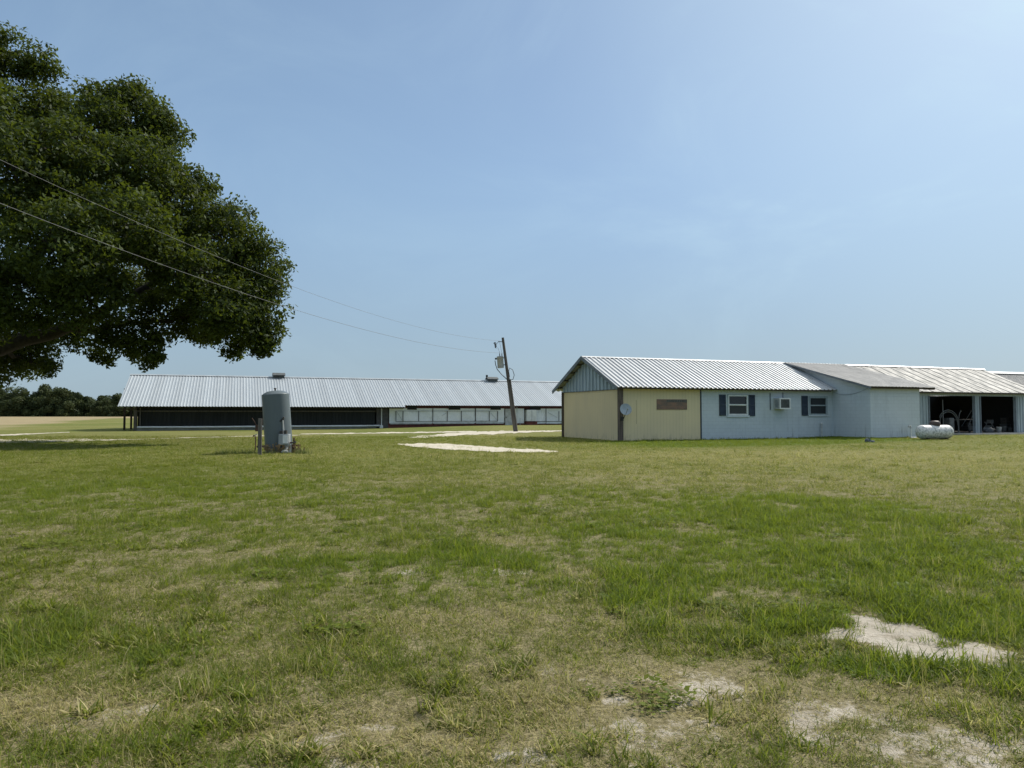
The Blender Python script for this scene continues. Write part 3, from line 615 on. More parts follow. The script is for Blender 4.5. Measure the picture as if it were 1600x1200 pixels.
# --- boarded window, windows, shutters
mb = MB(); mb.box(S_of(1026), S_of(1073), -.03, .0, Z_of(1050, 640), Z_of(1050, 624)); bw = mb.build('boarded_window', M['ply'], off)
mb = MB(); a, b = S_of(1026), S_of(1073); z0, z1 = Z_of(1050, 640), Z_of(1050, 624); mb.box(a, a + .2, -.042, -.031, z0 + .01, z1 - .01); mb.build('patch_board', M['ply'], bw); mb = MB(); mb.box(a + .6, b - .01, -.038, -.031, z1 - .16, z1 - .02); mb.build('patch_board', M['wood_grey'], bw)
def window(w, fm, light):
    a, b, c_, d_ = w; fw = .065; mb = MB(); zm = (c_ + d_) / 2 + .03
    slab_holes(mb, a, b, c_, d_, -.03, .09, [(a + fw, b - fw, c_ + fw, zm - .035), (a + fw, b - fw, zm + .035, d_ - fw)])
    f = mb.build('window_frame', fm, off)
    mb = MB(); mb.box(a + fw, b - fw, .045, .055, zm + .035, d_ - fw); mb.build('pane', M['glass'], f)
    mb = MB(); mb.box(a + fw, b - fw, .035, .042, c_ + fw, zm - .035); mb.build('pane', M['screen'] if light else M['glass'], f)
    if light:
        mb = MB(); q = .03
        slab_holes(mb, a + fw, b - fw, c_ + fw, zm - .035, .0, .034, [(a + fw + q, b - fw - q, c_ + fw + q, zm - .035 - q)]); mb.build('screen_frame', M['offwhite'], f)
    mb = MB(); mb.box(a - .1, b + .1, -.06, -.031, c_ - .10, c_ - .005); mb.build('sill', M['block'], f)
    mb = MB(); slab_holes(mb, a - .06, b + .06, c_ - .003, d_ + .06, -.022, -.002, [(a - .002, b + .002, c_ - .1, d_ + .002)]); mb.build('casing', M['siding'], f)
window(w1, M['white'], True); window(w2, M['siding'], False)
for p, q in ((S_of(1280) - 2.0, S_of(1291) + .5), (S_of(1137) - .5, S_of(1168) + .5)): mb = MB(); mb.box(p, q, .7, .72, .6, 2.6); mb.build('shade_backing', M['dark'], off)  # dark sheets added behind the panes to stand for unlit rooms
def shutter(pa, pb, py):
    a, b = S_of(pa), S_of(pb); c_, d_ = Z_of(pa, py[1]), Z_of(pa, py[0]); mb = MB()
    slab_holes(mb, a, b, c_, d_, -.045, -.003, [(a + .05, b - .05, c_ + .07, (c_ + d_) / 2 - .04), (a + .05, b - .05, (c_ + d_) / 2 + .04, d_ - .07)])
    for lo, hi in ((c_ + .07, (c_ + d_) / 2 - .04), ((c_ + d_) / 2 + .04, d_ - .07)):
        k = 9
        for i in range(k): z = lo + (i + .5) * (hi - lo) / k; mb.add([(x, y, z + q) for x in (a + .05, b - .05) for y, q in ((-.036, -.03), (-.01, .03))], [(0, 2, 3, 1)])
    mb.box(a + .04, b - .04, -.008, -.004, c_ + .05, d_ - .05); mb.build('shutter', M['shutter'], off)
shutter(1123.5, 1133.5, (616.5, 649.5)); shutter(1169.5, 1179, (617, 650)); shutter(1252, 1261.5, (618.5, 649.5))
# dryer board and conduit beside the air conditioner
mb = MB(); mb.box(S_of(1202.5), S_of(1204), -.02, -.002, ac[2] - .05, 2.65); mb.build('cover_strip', M['fascia'], off); mb = MB(); mb.tube([(S_of(1223), -.03, ac[3]), (S_of(1223), -.03, 2.68)], .02, 6); mb.build('conduit', M['fascia'], off)

def W_off(s, v_, z=0):
    p = OFFICE + U * s + VV * v_; return (p[0], p[1], z)
# window air conditioner
a, b, c_, d_ = ac; w = b - a
t_ = empty('air_conditioner', W_off((a + b) / 2, 0, c_), AX, 'white boxy air conditioner sticking out of the grey block wall between two windows', 'air conditioner')
mb = MB(); mb.box(-w / 2, w / 2, -.50, .1, .0, d_ - c_); mb.build('casing', M['offwhite'], t_, .012)
mb = MB(); slab_holes(mb, -w / 2 - .01, w / 2 + .01, -.012, d_ - c_ + .012, -.535, -.5, [(-w / 2 + .07, w / 2 - .07, .06, d_ - c_ - .06)]); mb.build('front_frame', M['white'], t_)
mb = MB(); mb.box(-w / 2 + .07, w / 2 - .07, -.509, -.502, .06, d_ - c_ - .06)
for i in range(12): z = .07 + i * (d_ - c_ - .14) / 11; mb.box(-w / 2 + .07, w / 2 - .07, -.522, -.51, z - .006, z + .006)
mb.build('grille', M['ventgrey'], t_)
mb = MB(); mb.box(-w / 2 - .008, -w / 2 - .001, -.42, -.15, .08, d_ - c_ - .08)
for i in range(6): z = .1 + i * .05; mb.box(-w / 2 - .02, -w / 2 - .009, -.42, -.15, z, z + .02)
mb.build('side_louvre', M['greymetal'], t_)
# satellite dish on the corner post
pz = 1.62
t_ = empty('satellite_dish', W_off(-.02, -.13, pz - .55), AX, 'round grey satellite dish on a bent arm fixed to the brown corner post', 'satellite dish')
Md = Matrix.Translation((.0, -.30, .62)) @ Matrix.Rotation(R(68), 4, 'X') @ Matrix.Rotation(0, 4, 'Z')
Md = Matrix.Translation((.06, -.30, .60)) @ Matrix.Rotation(R(-14), 4, 'Z') @ Matrix.Rotation(R(74), 4, 'X')
mb = MB(); mb.lathe([(0.001, 0), (.12, .008), (.22, .028), (.30, .055), (.315, .062), (.312, .05), (.22, .012), (.12, -.01), (.001, -.02)], 28, Md); mb.build('reflector', M['dish'], t_)
mb = MB(); mb.tube([(.02, 0, .10), (.04, -.12, .13), (.07, -.24, .32), (.07, -.26, .56)], .022, 8); mb.box(-.05, .1, -.03, .05, .0, .22); mb.build('mast', M['darkmetal'], t_)
mb = MB(); e = Md @ Vector((0, -.22, .02)); g = Md @ Vector((0, -.10, .38)); mb.bar(e, g, .025, .02); mb.bar(g + Vector((0, .05, 0)), g + Vector((.0, -.05, .03)), .06); mb.build('feed_arm', M['greymetal'], t_)
# standpipes
def ground_thing(px, py): p = ground_at(px, py); return (float(p[0]), float(p[1]), float(p[2]) - .02)
t_ = empty('vent_pipe', W_off(S_of(1280), -.16, 0), AX, 'straight white vent pipe standing against the wall below the second window', 'pipe')
mb = MB(); mb.tube([(0, 0, -.1), (0, 0, .88)], .045, 10); mb.lathe([(.055, .80), (.055, .90), (.04, .90), (.04, .85), (.001, .85)], 12); mb.build('tube', M['offwhite'], t_)
p = W_off(17.35, BP - .30, .06)
t_ = empty('bent_pipe', p, AX, 'white standpipe with an elbow at its top beside the annex front wall', 'pipe')
mb = MB(); mb.tube([(0, 0, -.1), (0, 0, .62), (-.02, 0, .69), (-.10, 0, .71), (-.15, 0, .66)], .042, 10); mb.build('tube', M['white'], t_)
mb = MB(); mb.lathe([(.055, .54), (.055, .62), (.043, .62)], 12); mb.tube([(-.12, 0, .70), (-.17, 0, .62)], .055, 10); mb.build('coupling', M['offwhite'], t_)
# propane tank
p = ground_thing(1459, 686.5)
t_ = empty('propane_tank', p, R(14), 'peeling white propane tank lying on the grass before the garage bays', 'propane tank')
r_ = .37; hl = .80; Mt = Matrix.Translation((0, 0, r_ + .05)) @ Matrix.Rotation(R(90), 4, 'Y')
prof = [(.001, -hl - .27)] + [(r_ * math.sin(a), -hl - .27 * math.cos(a)) for a in np.linspace(.2, math.pi / 2, 7)] + [(r_, -hl * .3), (r_ + .004, -hl * .28), (r_, -hl * .26)] + [(r_ * math.cos(a), hl + .27 * math.sin(a)) for a in np.linspace(0, math.pi / 2 - .2, 7)] + [(.001, hl + .27)]
mb = MB(); mb.lathe(prof, 32, Mt); mb.build('tank_shell', M['propane'], t_)
mb = MB(); mb.lathe([(.26, .0), (.28, .10), (.26, .19), (.17, .25), (.001, .265)], 24, Matrix.Translation((.04, 0, 2 * r_ + .02)) @ Matrix.Diagonal((1, .85, 1, 1))); mb.build('valve_cover', M['cap'], t_)
for x in (-.6, .6): mb = MB(); mb.box(x - .06, x + .06, -.22, .22, 0, .09); mb.build('foot', M['rust'], t_)
# rubble by the annex corner
p = ground_thing(1355, 690.5); mb = MB()
def lump(mb, c_, r, seed, n=10):
    rr = np.random.default_rng(seed); pr = []
    vs = []; fs = []; m = 6
    for i in range(m):
        th = math.pi * i / (m - 1)
        for k in range(n):
            a = 2 * math.pi * k / n; q = rr.uniform(.75, 1.15)
            vs.append((c_[0] + r[0] * math.sin(th) * math.cos(a) * q, c_[1] + r[1] * math.sin(th) * math.sin(a) * q, c_[2] + r[2] * math.cos(th) * q))
    for i in range(m - 1):
        for k in range(n): fs.append((i * n + k, i * n + (k + 1) % n, (i + 1) * n + (k + 1) % n, (i + 1) * n + k))
    mb.add(vs, fs)
lump(mb, (0, 0, .08), (.16, .14, .14), 3); o = mb.build('rock', M['rock'], None); o.location = p; tag(o, 'dark grey lump of stone on the grass below the annex corner', 'stone')
p = ground_thing(1362, 691); mb = MB(); lump(mb, (0, 0, .04), (.13, .10, .08), 4); o = mb.build('rock', M['rock'], None); o.location = p; tag(o, 'smaller flat grey stone beside the dark lump at the annex corner', 'stone')
p = ground_thing(1426, 684); mb = MB(); lump(mb, (0, 0, .03), (.22, .15, .05), 5); o = mb.build('concrete_scrap', M['offwhite'], None); o.location = p; tag(o, 'flat pale concrete scrap lying between the elbow pipe and propane tank', 'scrap')
# concrete apron before the garage
mb = MB(); a = S_of(1470)
q = [W_off(a, .14, .15), W_off(a + .6, -1.35, .15), W_off(SX + 4, -1.6, .15), W_off(SX + 4, .14, .15)]
mb.add(q + [(x, y, -.1) for x, y, z in q], [(0, 1, 2, 3), (0, 4, 5, 1), (1, 5, 6, 2), (2, 6, 7, 3), (3, 7, 4, 0)]); tag(mb.build('concrete_apron', M['concrete'], None), kind='structure')

# --- things inside the garage
def gt(px, dv, name, label, cat, z=.155): return empty(name, W_off(*gpos(px, dv), z), AX, label, cat)
def gpos(px, v_):
    ox, oy = OFFICE + VV * v_; return (((px - 800) * oy - F * ox) / (F * U[0] - (px - 800) * U[1]), v_)
t_ = gt(1481, .75, 'hoop_frame', 'curved white double hoop standing in the first garage bay', 'hoop frame')
def arc(r, a0, a1, n=18): return [(r * math.cos(a), 0, r * math.sin(a)) for a in np.linspace(a0, a1, n)]
mb = MB()
for r0 in (.86, .98):
    P = arc(r0, R(12), R(150)); mb.tube([(x, y, z + .55) for x, y, z in P], .032, 6)
mb.build('hoop', M['dim'], t_)
mb = MB(); mb.tube([(.84, 0, .73), (.92, 0, .4), (.90, 0, 0)], .03, 6); mb.build('leg_brace', M['dim'], t_); mb = MB(); mb.tube([(-.75, 0, .98), (-.85, 0, .5), (-.85, 0, 0)], .03, 6)
mb.build('leg_brace', M['dim'], t_)
t_ = gt(1473, .45, 'white_pole', 'thin white upright pole just inside the first garage bay', 'pole')
mb = MB(); mb.tube([(0, 0, 0), (-.03, 0, 2.2)], .035, 8); mb.lathe([(.12, 0), (.12, .03), (.05, .05)], 14); mb.build('shaft', M['dim'], t_)
t_ = gt(1486.5, .6, 'metal_cabinet', 'narrow dimmed white cabinet beneath the white hoop in the first bay', 'cabinet')
mb = MB(); mb.box(-.22, .22, 0, .4, 0, 1.0); mb.build('cabinet_body', M['dim'], t_, .02); mb = MB(); mb.box(-.18, .18, -.02, -.002, .5, .92); mb.build('door', M['dim'], t_)
t_ = gt(1497, .5, 'hooked_rod', 'thin bent metal rod with hooked tip leaning in the first bay', 'rod')
mb = MB(); mb.tube([(0, 0, 0), (0, 0, .9), (.08, 0, 1.25), (.22, 0, 1.5), (.30, 0, 1.42)], .022, 6); mb.lathe([(.1, 0), (.1, .03), (.02, .05)], 10); mb.build('rod_shaft', M['dim'], t_)
t_ = gt(1512, 1.4, 'old_mower', 'dark mower with a slanting handle parked in the first bay', 'mower')
mb = MB(); mb.box(-.4, .4, -.3, .3, .12, .42); mb.lathe([(.18, .42), (.18, .6), (.08, .66), (.001, .66)], 14); mb.build('deck', M['darkmetal'], t_, .03)
mb = MB(); mb.bar((-.35, -.25, .4), (.5, -.1, 1.5), .03); mb.bar((-.35, .25, .4), (.5, .1, 1.5), .03); mb.bar((.5, -.2, 1.5), (.5, .2, 1.5), .03); mb.build('handle', M['dim'], t_)
for x in (-.32, .32):
    mb = MB(); mb.lathe([(.001, -.33), (.12, -.33), (.13, -.30), (.13, -.26), (.001, -.25)], 16, Matrix.Translation((x, 0, .13)) @ Matrix.Rotation(R(90), 4, 'X') @ Matrix.Translation((0, 0, .6))); mb.build('wheel', M['cable'], t_)
for px, v_, s_, lab, mt in ((1559.5, .5, 1.0, 'white bucket on the floor of the second bay, nearest the opening', 'offwhite'), (1567, .9, 1.15, 'taller dull white bucket behind the front one in the second bay', 'dim'), (1577, .7, .8, 'small dimmed white bucket at the right end of the second bay', 'dim')):
    t_ = gt(px, v_, 'bucket', lab, 'bucket'); mb = MB(); mb.lathe([(.001, 0), (.14 * s_, 0), (.17 * s_, .36 * s_), (.18 * s_, .37 * s_), (.16 * s_, .37 * s_), (.13 * s_, .02), (.001, .02)], 18); mb.build('pail', M[mt], t_)
    mb = MB(); mb.tube([(.17 * s_ * math.cos(a), .1 * s_ * math.sin(a), .34 * s_ - .15 * s_ * math.sin(a)) for a in np.linspace(0, math.pi, 9)], .008, 5); mb.build('handle', M['darkmetal'], t_)
t_ = gt(1572, 1.7, 'crate', 'pale crate at the bottom of the stack in the second bay', 'crate')
def crate(t_, m_, w, d, h):
    mb = MB()
    for z in np.arange(.02, h - .04, .11): mb.box(-w / 2, w / 2, -d / 2, -d / 2 + .02, z, z + .085); mb.box(-w / 2, w / 2, d / 2 - .02, d / 2, z, z + .085); mb.box(-w / 2, -w / 2 + .02, -d / 2 + .02, d / 2 - .02, z, z + .085); mb.box(w / 2 - .02, w / 2, -d / 2 + .02, d / 2 - .02, z, z + .085)
    mb.box(-w / 2 + .02, w / 2 - .02, -d / 2 + .02, d / 2 - .02, .0, .02); mb.build('crate_body', m_, t_)
    for x in (-w / 2 + .05, w / 2 - .05):
        for y in (-d / 2 + .05, d / 2 - .05): mb = MB(); mb.box(x - .025, x + .025, y - .02, y + .02, 0, h); mb.build('corner_batten', M['wood_grey'], t_)
crate(t_, M['dim'], .8, .5, .55)
t_ = gt(1572, 1.7, 'crate', 'grey crate on top of the pale crate in the second bay', 'crate', .71); crate(t_, M['wood_grey'], .7, .45, .4)
t_ = gt(1551, 1.3, 'folding_chair', 'folded pale chair leaning among junk in the second bay', 'chair')
mb = MB(); mb.bar((-.3, 0, 0), (.1, .1, .85), .035); mb.bar((-.3, .4, 0), (.1, .5, .85), .035); mb.bar((.3, 0, 0), (-.15, .1, .7), .035); mb.bar((.3, .4, 0), (-.15, .5, .7), .035); mb.build('chair_frame', M['dim'], t_)
mb = MB(); mb.box(-.2, .2, 0, .45, .42, .45, Matrix.Rotation(R(-40), 4, 'Y')); mb.build('seat', M['dim'], t_)
mb = MB(); mb.box(.05, .09, .05, .5, .6, .85); mb.build('backrest', M['dim'], t_)
t_ = gt(1543, 1.0, 'canvas_heap', 'low heap of grey canvas on the floor of the second bay', 'canvas'); mb = MB(); lump(mb, (0, 0, .12), (.55, .35, .22), 8, 14); mb.build('folds', M['tarp'], t_)
t_ = gt(1509, 2.6, 'workbench', 'cluttered grey workbench along the back of the first bay', 'workbench')
mb = MB(); mb.box(-1.3, 1.3, 0, .7, .82, .88); mb.build('bench_top', M['wood_grey'], t_)
for x in (-1.2, 1.2):
    for y in (.08, .62): mb = MB(); mb.box(x - .04, x + .04, y - .04, y + .04, 0, .82); mb.build('leg', M['wood_grey'], t_)

# ================================================================== FAR SHED ROOF AT RIGHT EDGE
sh0 = np.array([32.0, 74.0]) - U * 2
t_ = empty('metal_shed', (sh0[0], sh0[1], 0), AX, 'distant shed showing only its pale metal roof past the garage ridge', 'shed')
q = CAM_H + (HOR - 584.5) / F * 92
mb = MB(); ribbed(mb, 0, 62, (-.4, 2.5), (6.5, q + .2), .35, .04); ribbed(mb, 0, 62, (13.4, 2.5), (6.5, q + .2), .35, .04); mb.build('roof', M['roof_grey'], t_)
mb = MB(); mb.add([(x, v_, z) for x in (0, 62) for v_, z in ((6.1, q + .12), (6.5, q + .42), (6.9, q + .12))], [(0, 3, 4, 1), (1, 4, 5, 2)]); mb.build('ridge_cap', M['white'], t_)
mb = MB(); mb.box(.5, 61.5, 0, .15, -.2, 2.55); mb.box(.5, 61.5, 12.8, 13, -.2, 2.55); mb.box(.5, .65, .15, 12.8, -.2, 2.55); mb.build('wall', M['siding'], t_)
#__PART4__
# ================================================================== LONG BARN (left)
barn = empty('poultry_barn', (BARN[0], BARN[1], 0), AX, 'long low barn with pale metal roof, dark mesh bays and white curtain walls', 'barn')
def SB(px): return ((px - 800) * BARN[1] - F * BARN[0]) / (F * U[0] - (px - 800) * U[1])
def ZB(px, py, v_=0.0):
    return CAM_H + (HOR - py) / F * (BARN[1] + SB(px) * U[1] + v_ * VV[1])
BL = 52.0; BW = 12.0; bRV, bRZ = 6.0, 4.98
sm = SB(602); sj = SB(635) - .3
mb = MB(); ribbed(mb, -1.30, sj, (-.95, 2.03), (bRV, bRZ), .25, .03); ribbed(mb, sj, BL, (-.55, 2.20), (bRV, bRZ), .25, .03); ribbed(mb, -1.30, BL, (BW + .6, 2.1), (bRV, bRZ), .25, .03); mb.build('roof', M['roof_barn'], barn)
mb = MB(); mb.add([(x, v_, z) for x in (-1.32, BL) for v_, z in ((bRV - .25, bRZ - .04), (bRV, bRZ + .075), (bRV + .25, bRZ - .04))], [(0, 3, 4, 1), (1, 4, 5, 2)]); mb.build('ridge_cap', M['roof_barn'], barn)
for pa, pb in ((425, 445), (760, 777)):     # raised ridge vents
    f = lambda px: ((px - 800) * (BARN[1] + bRV * VV[1]) - F * (BARN[0] + bRV * VV[0])) / (F * U[0] - (px - 800) * U[1])
    a, b = f(pa), f(pb); mb = MB()
    mb.add([(x, v_, z) for x in (a, b) for v_, z in ((bRV - .5, bRZ + .13), (bRV, bRZ + .36), (bRV + .5, bRZ + .13), (bRV + .5, bRZ + .18), (bRV, bRZ + .42), (bRV - .5, bRZ + .18))], [(0, 1, 7, 6), (1, 2, 8, 7), (3, 4, 10, 9), (4, 5, 11, 10), (5, 0, 6, 11), (2, 3, 9, 8), (0, 5, 4, 1), (1, 4, 3, 2), (6, 7, 10, 11), (7, 8, 9, 10)])
    rv_ = mb.build('ridge_vent', M['ventgrey'], barn)
    mb = MB(); mb.box(a + .08, b - .08, bRV - .34, bRV + .34, bRZ - .2, bRZ + .20); mb.build('vent_curb', M['ventgrey'], rv_)
    if pa > 700: mb = MB(); mb.box(a - .05, a + .14, bRV - .07, bRV + .07, bRZ + .36, bRZ + .62); mb.build('vent_motor', M['darkmetal'], rv_)
# gable ends, back wall
mb = MB(); zz = lambda v_: (2.0 + (v_ + .95) * (bRZ - 2.03) / (bRV + .95)) if v_ < bRV else (bRZ - (v_ - bRV) * (bRZ - 2.1) / (BW + .6 - bRV))
for x in (0.05, BL - .3): mb = MB(); mb.add([(x, .2, -.2), (x, BW, -.2), (x, BW, zz(BW) - .1), (x, bRV, bRZ - .1), (x, .2, zz(.2) - .1)], [(0, 1, 2, 3, 4)]); mb.build('end_wall', M['greypanel'], barn)
mb = MB(); mb.box(.1, BL - .3, BW - .1, BW, -.2, 2.1); mb.build('rear_wall', M['greypanel'], barn)
# left: dark mesh bays
s0, s1 = SB(221), SB(587)
mb = MB(); k = int((s1 - s0) / .28); q = (s1 - s0) / k
for i in range(k): d = .02 + .05 * random.random(); mb.box(s0 + i * q + .004, s0 + (i + 1) * q - .012, .1 + d, .16 + d, .3, 1.80)
mb.build('mesh_screen', M['black'], barn)
mb = MB(); mb.box(.06, s1, .25, .33, -.2, 2.3); mb.box(.06, sj, -.2, -.12, 1.90, 2.0); mb.build('inner_dark_wall', M['black'], barn)
mb = MB(); mb.box(-.02, s1 + .2, -.02, .06, 1.60, 1.69); mb.build('top_rail', M['wood_grey'], barn)
mb = MB(); mb.tube([(0.05, -.08, .29), (s1 * .3, -.08, .27), (s1 * .6, -.08, .29), (s1 + .4, -.08, .28)], .085, 8); mb.build('bottom_pipe', M['curtain'], barn)
mb = MB(); mb.box(.0, s1 + .1, .06, .24, -.2, .26); mb.build('foundation', M['concrete'], barn)
mb = MB(); mb.box(-.22, .0, -.10, .10, -.2, 1.95); mb.build('post', M['wood_grey'], barn)
mb = MB(); mb.box(.22, .30, -.05, .05, .2, 1.95); mb.build('post', M['wood_grey'], barn)
for x, v_ in ((-1.30, 3.0), (-1.12, 5.7), (-1.1, 9.0), (-1.1, 11.9)):
    mb = MB(); mb.box(x - .08, x + .08, v_ - .08, v_ + .08, -.2, zz(v_) - .05); mb.build('post', M['wood'], barn)
mb = MB(); mb.box(-1.2, 0, -.1, 12, 1.75, 1.88); mb.build('tie_beam', M['wood'], barn)
# middle grey panel with white downpipe
g0, g1 = SB(590), SB(607)
mb = MB(); mb.box(s1 + .1, g1, .02, .1, -.2, 2.0); mb.build('grey_panel', M['greypanel'], barn)
x = SB(596); mb = MB(); mb.tube([(x, -.12, .25), (x, -.12, 1.95)], .05, 8); mb.box(x - .18, x + .12, -.3, -.05, -.1, .34); mb.tube([(x - 1.3, -.16, .30), (x, -.16, .27)], .06, 6); mb.build('downpipe', M['white'], barn)
# right: brick base, curtains, frames
r1 = BL - .3
gz0 = .22
mb = MB(); mb.box(g1, r1, .02, .2, -.2, .62); mb.build('brick_base', M['brick'], barn)
mb = MB(); mb.box(g1, r1, -.02, .08, 1.92, 2.24); mb.build('eave_band', M['redwood'], barn)
cu = [607, 667, 713, 760, 787]; 
def curtain(a, b, zb, seed):
    rr = np.random.default_rng(seed); nx, nz = 26, 9; V = []; Fq = []
    X = np.linspace(a, b, nx); Z = np.linspace(zb, 1.93, nz); ph = rr.uniform(0, 6)
    for i, xx_ in enumerate(X):
        for j, z_ in enumerate(Z): V.append((xx_, -.04 + .022 * math.sin(xx_ * 2.1 + ph + z_ * 2.4) + .02 * rr.normal(), z_ + (.03 * math.sin(xx_ * 1.3 + ph) if j == 0 else 0)))
    for i in range(nx - 1):
        for j in range(nz - 1): p_ = i * nz + j; Fq.append((p_, p_ + nz, p_ + nz + 1, p_ + 1))
    mb = MB(); mb.add(V, Fq, True); return mb.build('curtain', M['curtain'], barn)
ed = [SB(p) for p in (608, 676, 742, 788)] 
for i in range(3): curtain(ed[i] + .02, ed[i + 1] - .02, .50, i)
curtain(SB(802), SB(819) - .02, .48, 7); c4 = [SB(836), SB(853), SB(880)]
curtain(c4[0], c4[1] - .02, .42, 8); curtain(c4[1] + .02, r1, .42, 9)
mb = MB(); lines = [(618.5, 1), (629.5, 1), (654, 1), (676, 2), (698.5, 1), (720.5, 1), (742.5, 2), (764, 1), (777, 1)]

for q in ((SB(618), SB(777), -.105, -.075, .66, .70), (SB(618), SB(777), -.10, -.08, 1.66, 1.68), (SB(836), r1, -.105, -.075, .60, .64)): mb2 = MB(); mb2.box(*q); mb2.build('curtain_rail', M['darkmetal'], barn)
for px, k in lines + [(852.5, 2), (872.5, 1)]:
    mb = MB(); x = SB(px); mb.box(x - .03, x + .03, -.135, -.106, .66, 1.67 if k == 1 else 1.95); mb.build('curtain_post', M['darkmetal'], barn)
for pa, pb, za, zb in ((620, 628, 1.6, .8), (690, 697, 1.2, 1.5), (766, 776, 1.5, .8), (855, 870, 1.55, 1.0)): mb = MB(); mb.bar((SB(pa), -.12, za), (SB(pb), -.12, zb), .022); mb.build('brace_wire', M['greymetal'], barn)
for i in range(3): mb = MB(); mb.box(ed[i] + .1, ed[i + 1] - .1, -.09, -.065, .42, .56); mb.build('hem_board', M['offwhite'], barn)
for pa, pb in ((636, 651), (701, 719), (766, 782), (828, 844)):
    mb = MB(); mb.box(SB(pa), SB(pb), -.10, -.025, 1.80, 2.16); v0 = mb.build('eave_vent', M['black'], barn)
mb = MB(); mb.box(SB(789), SB(802), -.09, .0, .18, 1.90); dr = mb.build('door', M['offwhite'], barn); mb = MB(); mb.box(SB(790), SB(790) + .08, -.13, -.095, 1.0, 1.1); mb.build('handle', M['darkmetal'], dr)
mb = MB(); mb.box(SB(820.5), SB(836) - .02, -.45, .0, .66, 1.80); bx = mb.build('vent_box', M['white'], barn, .015); mb = MB(); xm = (SB(820.5) + SB(836)) / 2; mb.box(xm - .015, xm + .015, -.462, -.452, .7, 1.76); mb.build('box_seam', M['greymetal'], bx)
mb = MB(); mb.box(SB(820), SB(837), -.40, .0, -.1, .64); tag(mb.build('box_plinth', M['brick'], barn), 'red plinth under the white vent box')
for p, q in ((806, 2.1), (811, 1.0)): mb = MB(); mb.tube([(SB(p), -.3, .1), (SB(p), -.3, q)], .03, 6); mb.build('standpipe', M['offwhite'], barn)

# ================================================================== WATER PRESSURE TANK
tp = ground_at(437.5, 706.5); k = tp[1] / F
tank = empty('pressure_tank', tuple(tp), 0, 'tall grey cylindrical water pressure tank leaning slightly in the grass', 'water tank')
lean = Matrix.Rotation(R(-4.2), 4, 'Y') @ Matrix.Rotation(R(1.0), 4, 'X')
rt, ht = 20.6 * k, 90 * k
mb = MB(); mb.lathe([(rt * .98, -.1), (rt, .0), (rt, ht * .5), (rt, ht - .012), (rt, ht - .004), (rt, ht), (rt * .992, ht + .012), (rt * .97, ht + .022), (rt * .86, ht + .06), (rt * .6, ht + .13), (rt * .3, ht + .15), (.001, ht + .155)], 48, lean); mb.build('shell', M['tank'], tank)
mb = MB(); mb.lathe([(.03, ht + .14), (.03, ht + .22), (.055, ht + .225), (.05, ht + .25), (.001, ht + .26)], 12, lean); mb.build('top_plug', M['darkmetal'], tank)
L = lambda x, y, z: lean @ Vector((x, y, z))
ang_ = R(-50); fx, fy = math.cos(ang_), math.sin(ang_)
mb = MB(); mb.tube([L(rt * fx * 1.06, rt * fy * 1.06, ht * f) for f in (.22, .40, .55)], .03, 8); mb.build('sight_pipe', M['offwhite'], tank)
mb = MB(); mb.tube([L(rt * fx * .97, rt * fy * .97, ht * .55), L(rt * fx * 1.09, rt * fy * 1.09, ht * .55)], .045, 8); mb.bar(L(rt * fx * 1.09 - .12, rt * fy * 1.09, ht * .53), L(rt * fx * 1.09 + .06, rt * fy * 1.09, ht * .60), .05); mb.build('gauge_cock', M['darkmetal'], tank)
cx, cy = rt * fx + .03, rt * fy - .10; z0 = ht * .14
mb = MB(); mb.box(cx - .19, cx + .19, cy - .14, cy + .12, z0, z0 + .40); cb = mb.build('control_box', M['greymetal'], tank, .015)
mb = MB(); mb.box(cx - .02, cx + .17, cy - .17, cy - .142, z0 + .06, z0 + .36); mb.build('box_door', M['white'], cb)
mb = MB(); mb.box(cx - .16, cx - .06, cy - .1, cy, z0 + .40, z0 + .52); mb.box(cx + .0, cx + .10, cy - .1, cy, z0 + .40, z0 + .54); mb.tube([(cx - .19, cy, z0 + .2), (cx - .30, cy + .05, z0 + .2), (cx - .30, cy + .05, z0 + .45)], .022, 6); mb.build('switch', M['darkmetal'], tank)
mb = MB(); mb.tube([(cx + .04, cy, z0), (cx + .04, cy, .02)], .05, 8); mb.box(cx - .02, cx + .10, cy - .06, cy + .04, z0 - .20, z0 - .06); mb.lathe([(.001, .0), (.12, .02), (.13, .08), (.07, .14), (.001, .15)], 14, Matrix.Translation((cx + .02, cy - .05, -.02))); mb.build('conduit', M['offwhite'], tank)
mb = MB(); vx = 28 * k; mb.tube([(cx + .19, cy, z0 + .07), (vx + .05, cy, z0 + .09)], .03, 8); mb.tube([(vx, cy, -.1), (vx, cy, z0 + .02)], .075, 8); mb.tube([(vx + .02, cy, z0), (vx + .02, cy, z0 + .27)], .03, 8); mb.build('outlet_pipe', M['rust'], tank)
mb = MB(); mb.lathe([(.06, 0), (.075, .03), (.06, .06)], 12, Matrix.Translation((vx + .02, cy, z0 + .05))); mb.bar((vx - .02, cy, z0 + .16), (vx + .11, cy, z0 + .10), .03); mb.build('valve', M['darkmetal'], tank)
mb = MB(); mb.tube([(-rt - .35, -.02, .22), (-rt + .03, 0, .22)], .035, 8); mb.build('inlet_pipe', M['rust'], tank)
pp = ground_at(407, 711); t_ = empty('wooden_post', tuple(pp), R(15), 'weathered square wooden post standing left of the grey tank', 'post')
hp = 57 * pp[1] / F; mb = MB(); mb.box(-.065, .065, -.06, .06, -.2, hp); mb.build('shaft', M['wood_grey'], t_, .008)
mb = MB(); mb.box(-.16, -.066, -.05, .04, hp - .45, hp - .22); mb.tube([(-.12, 0, hp - .24), (-.2, 0, hp - .1), (-.28, 0, hp + .02)], .012, 5); mb.build('bracket', M['rust'], t_)
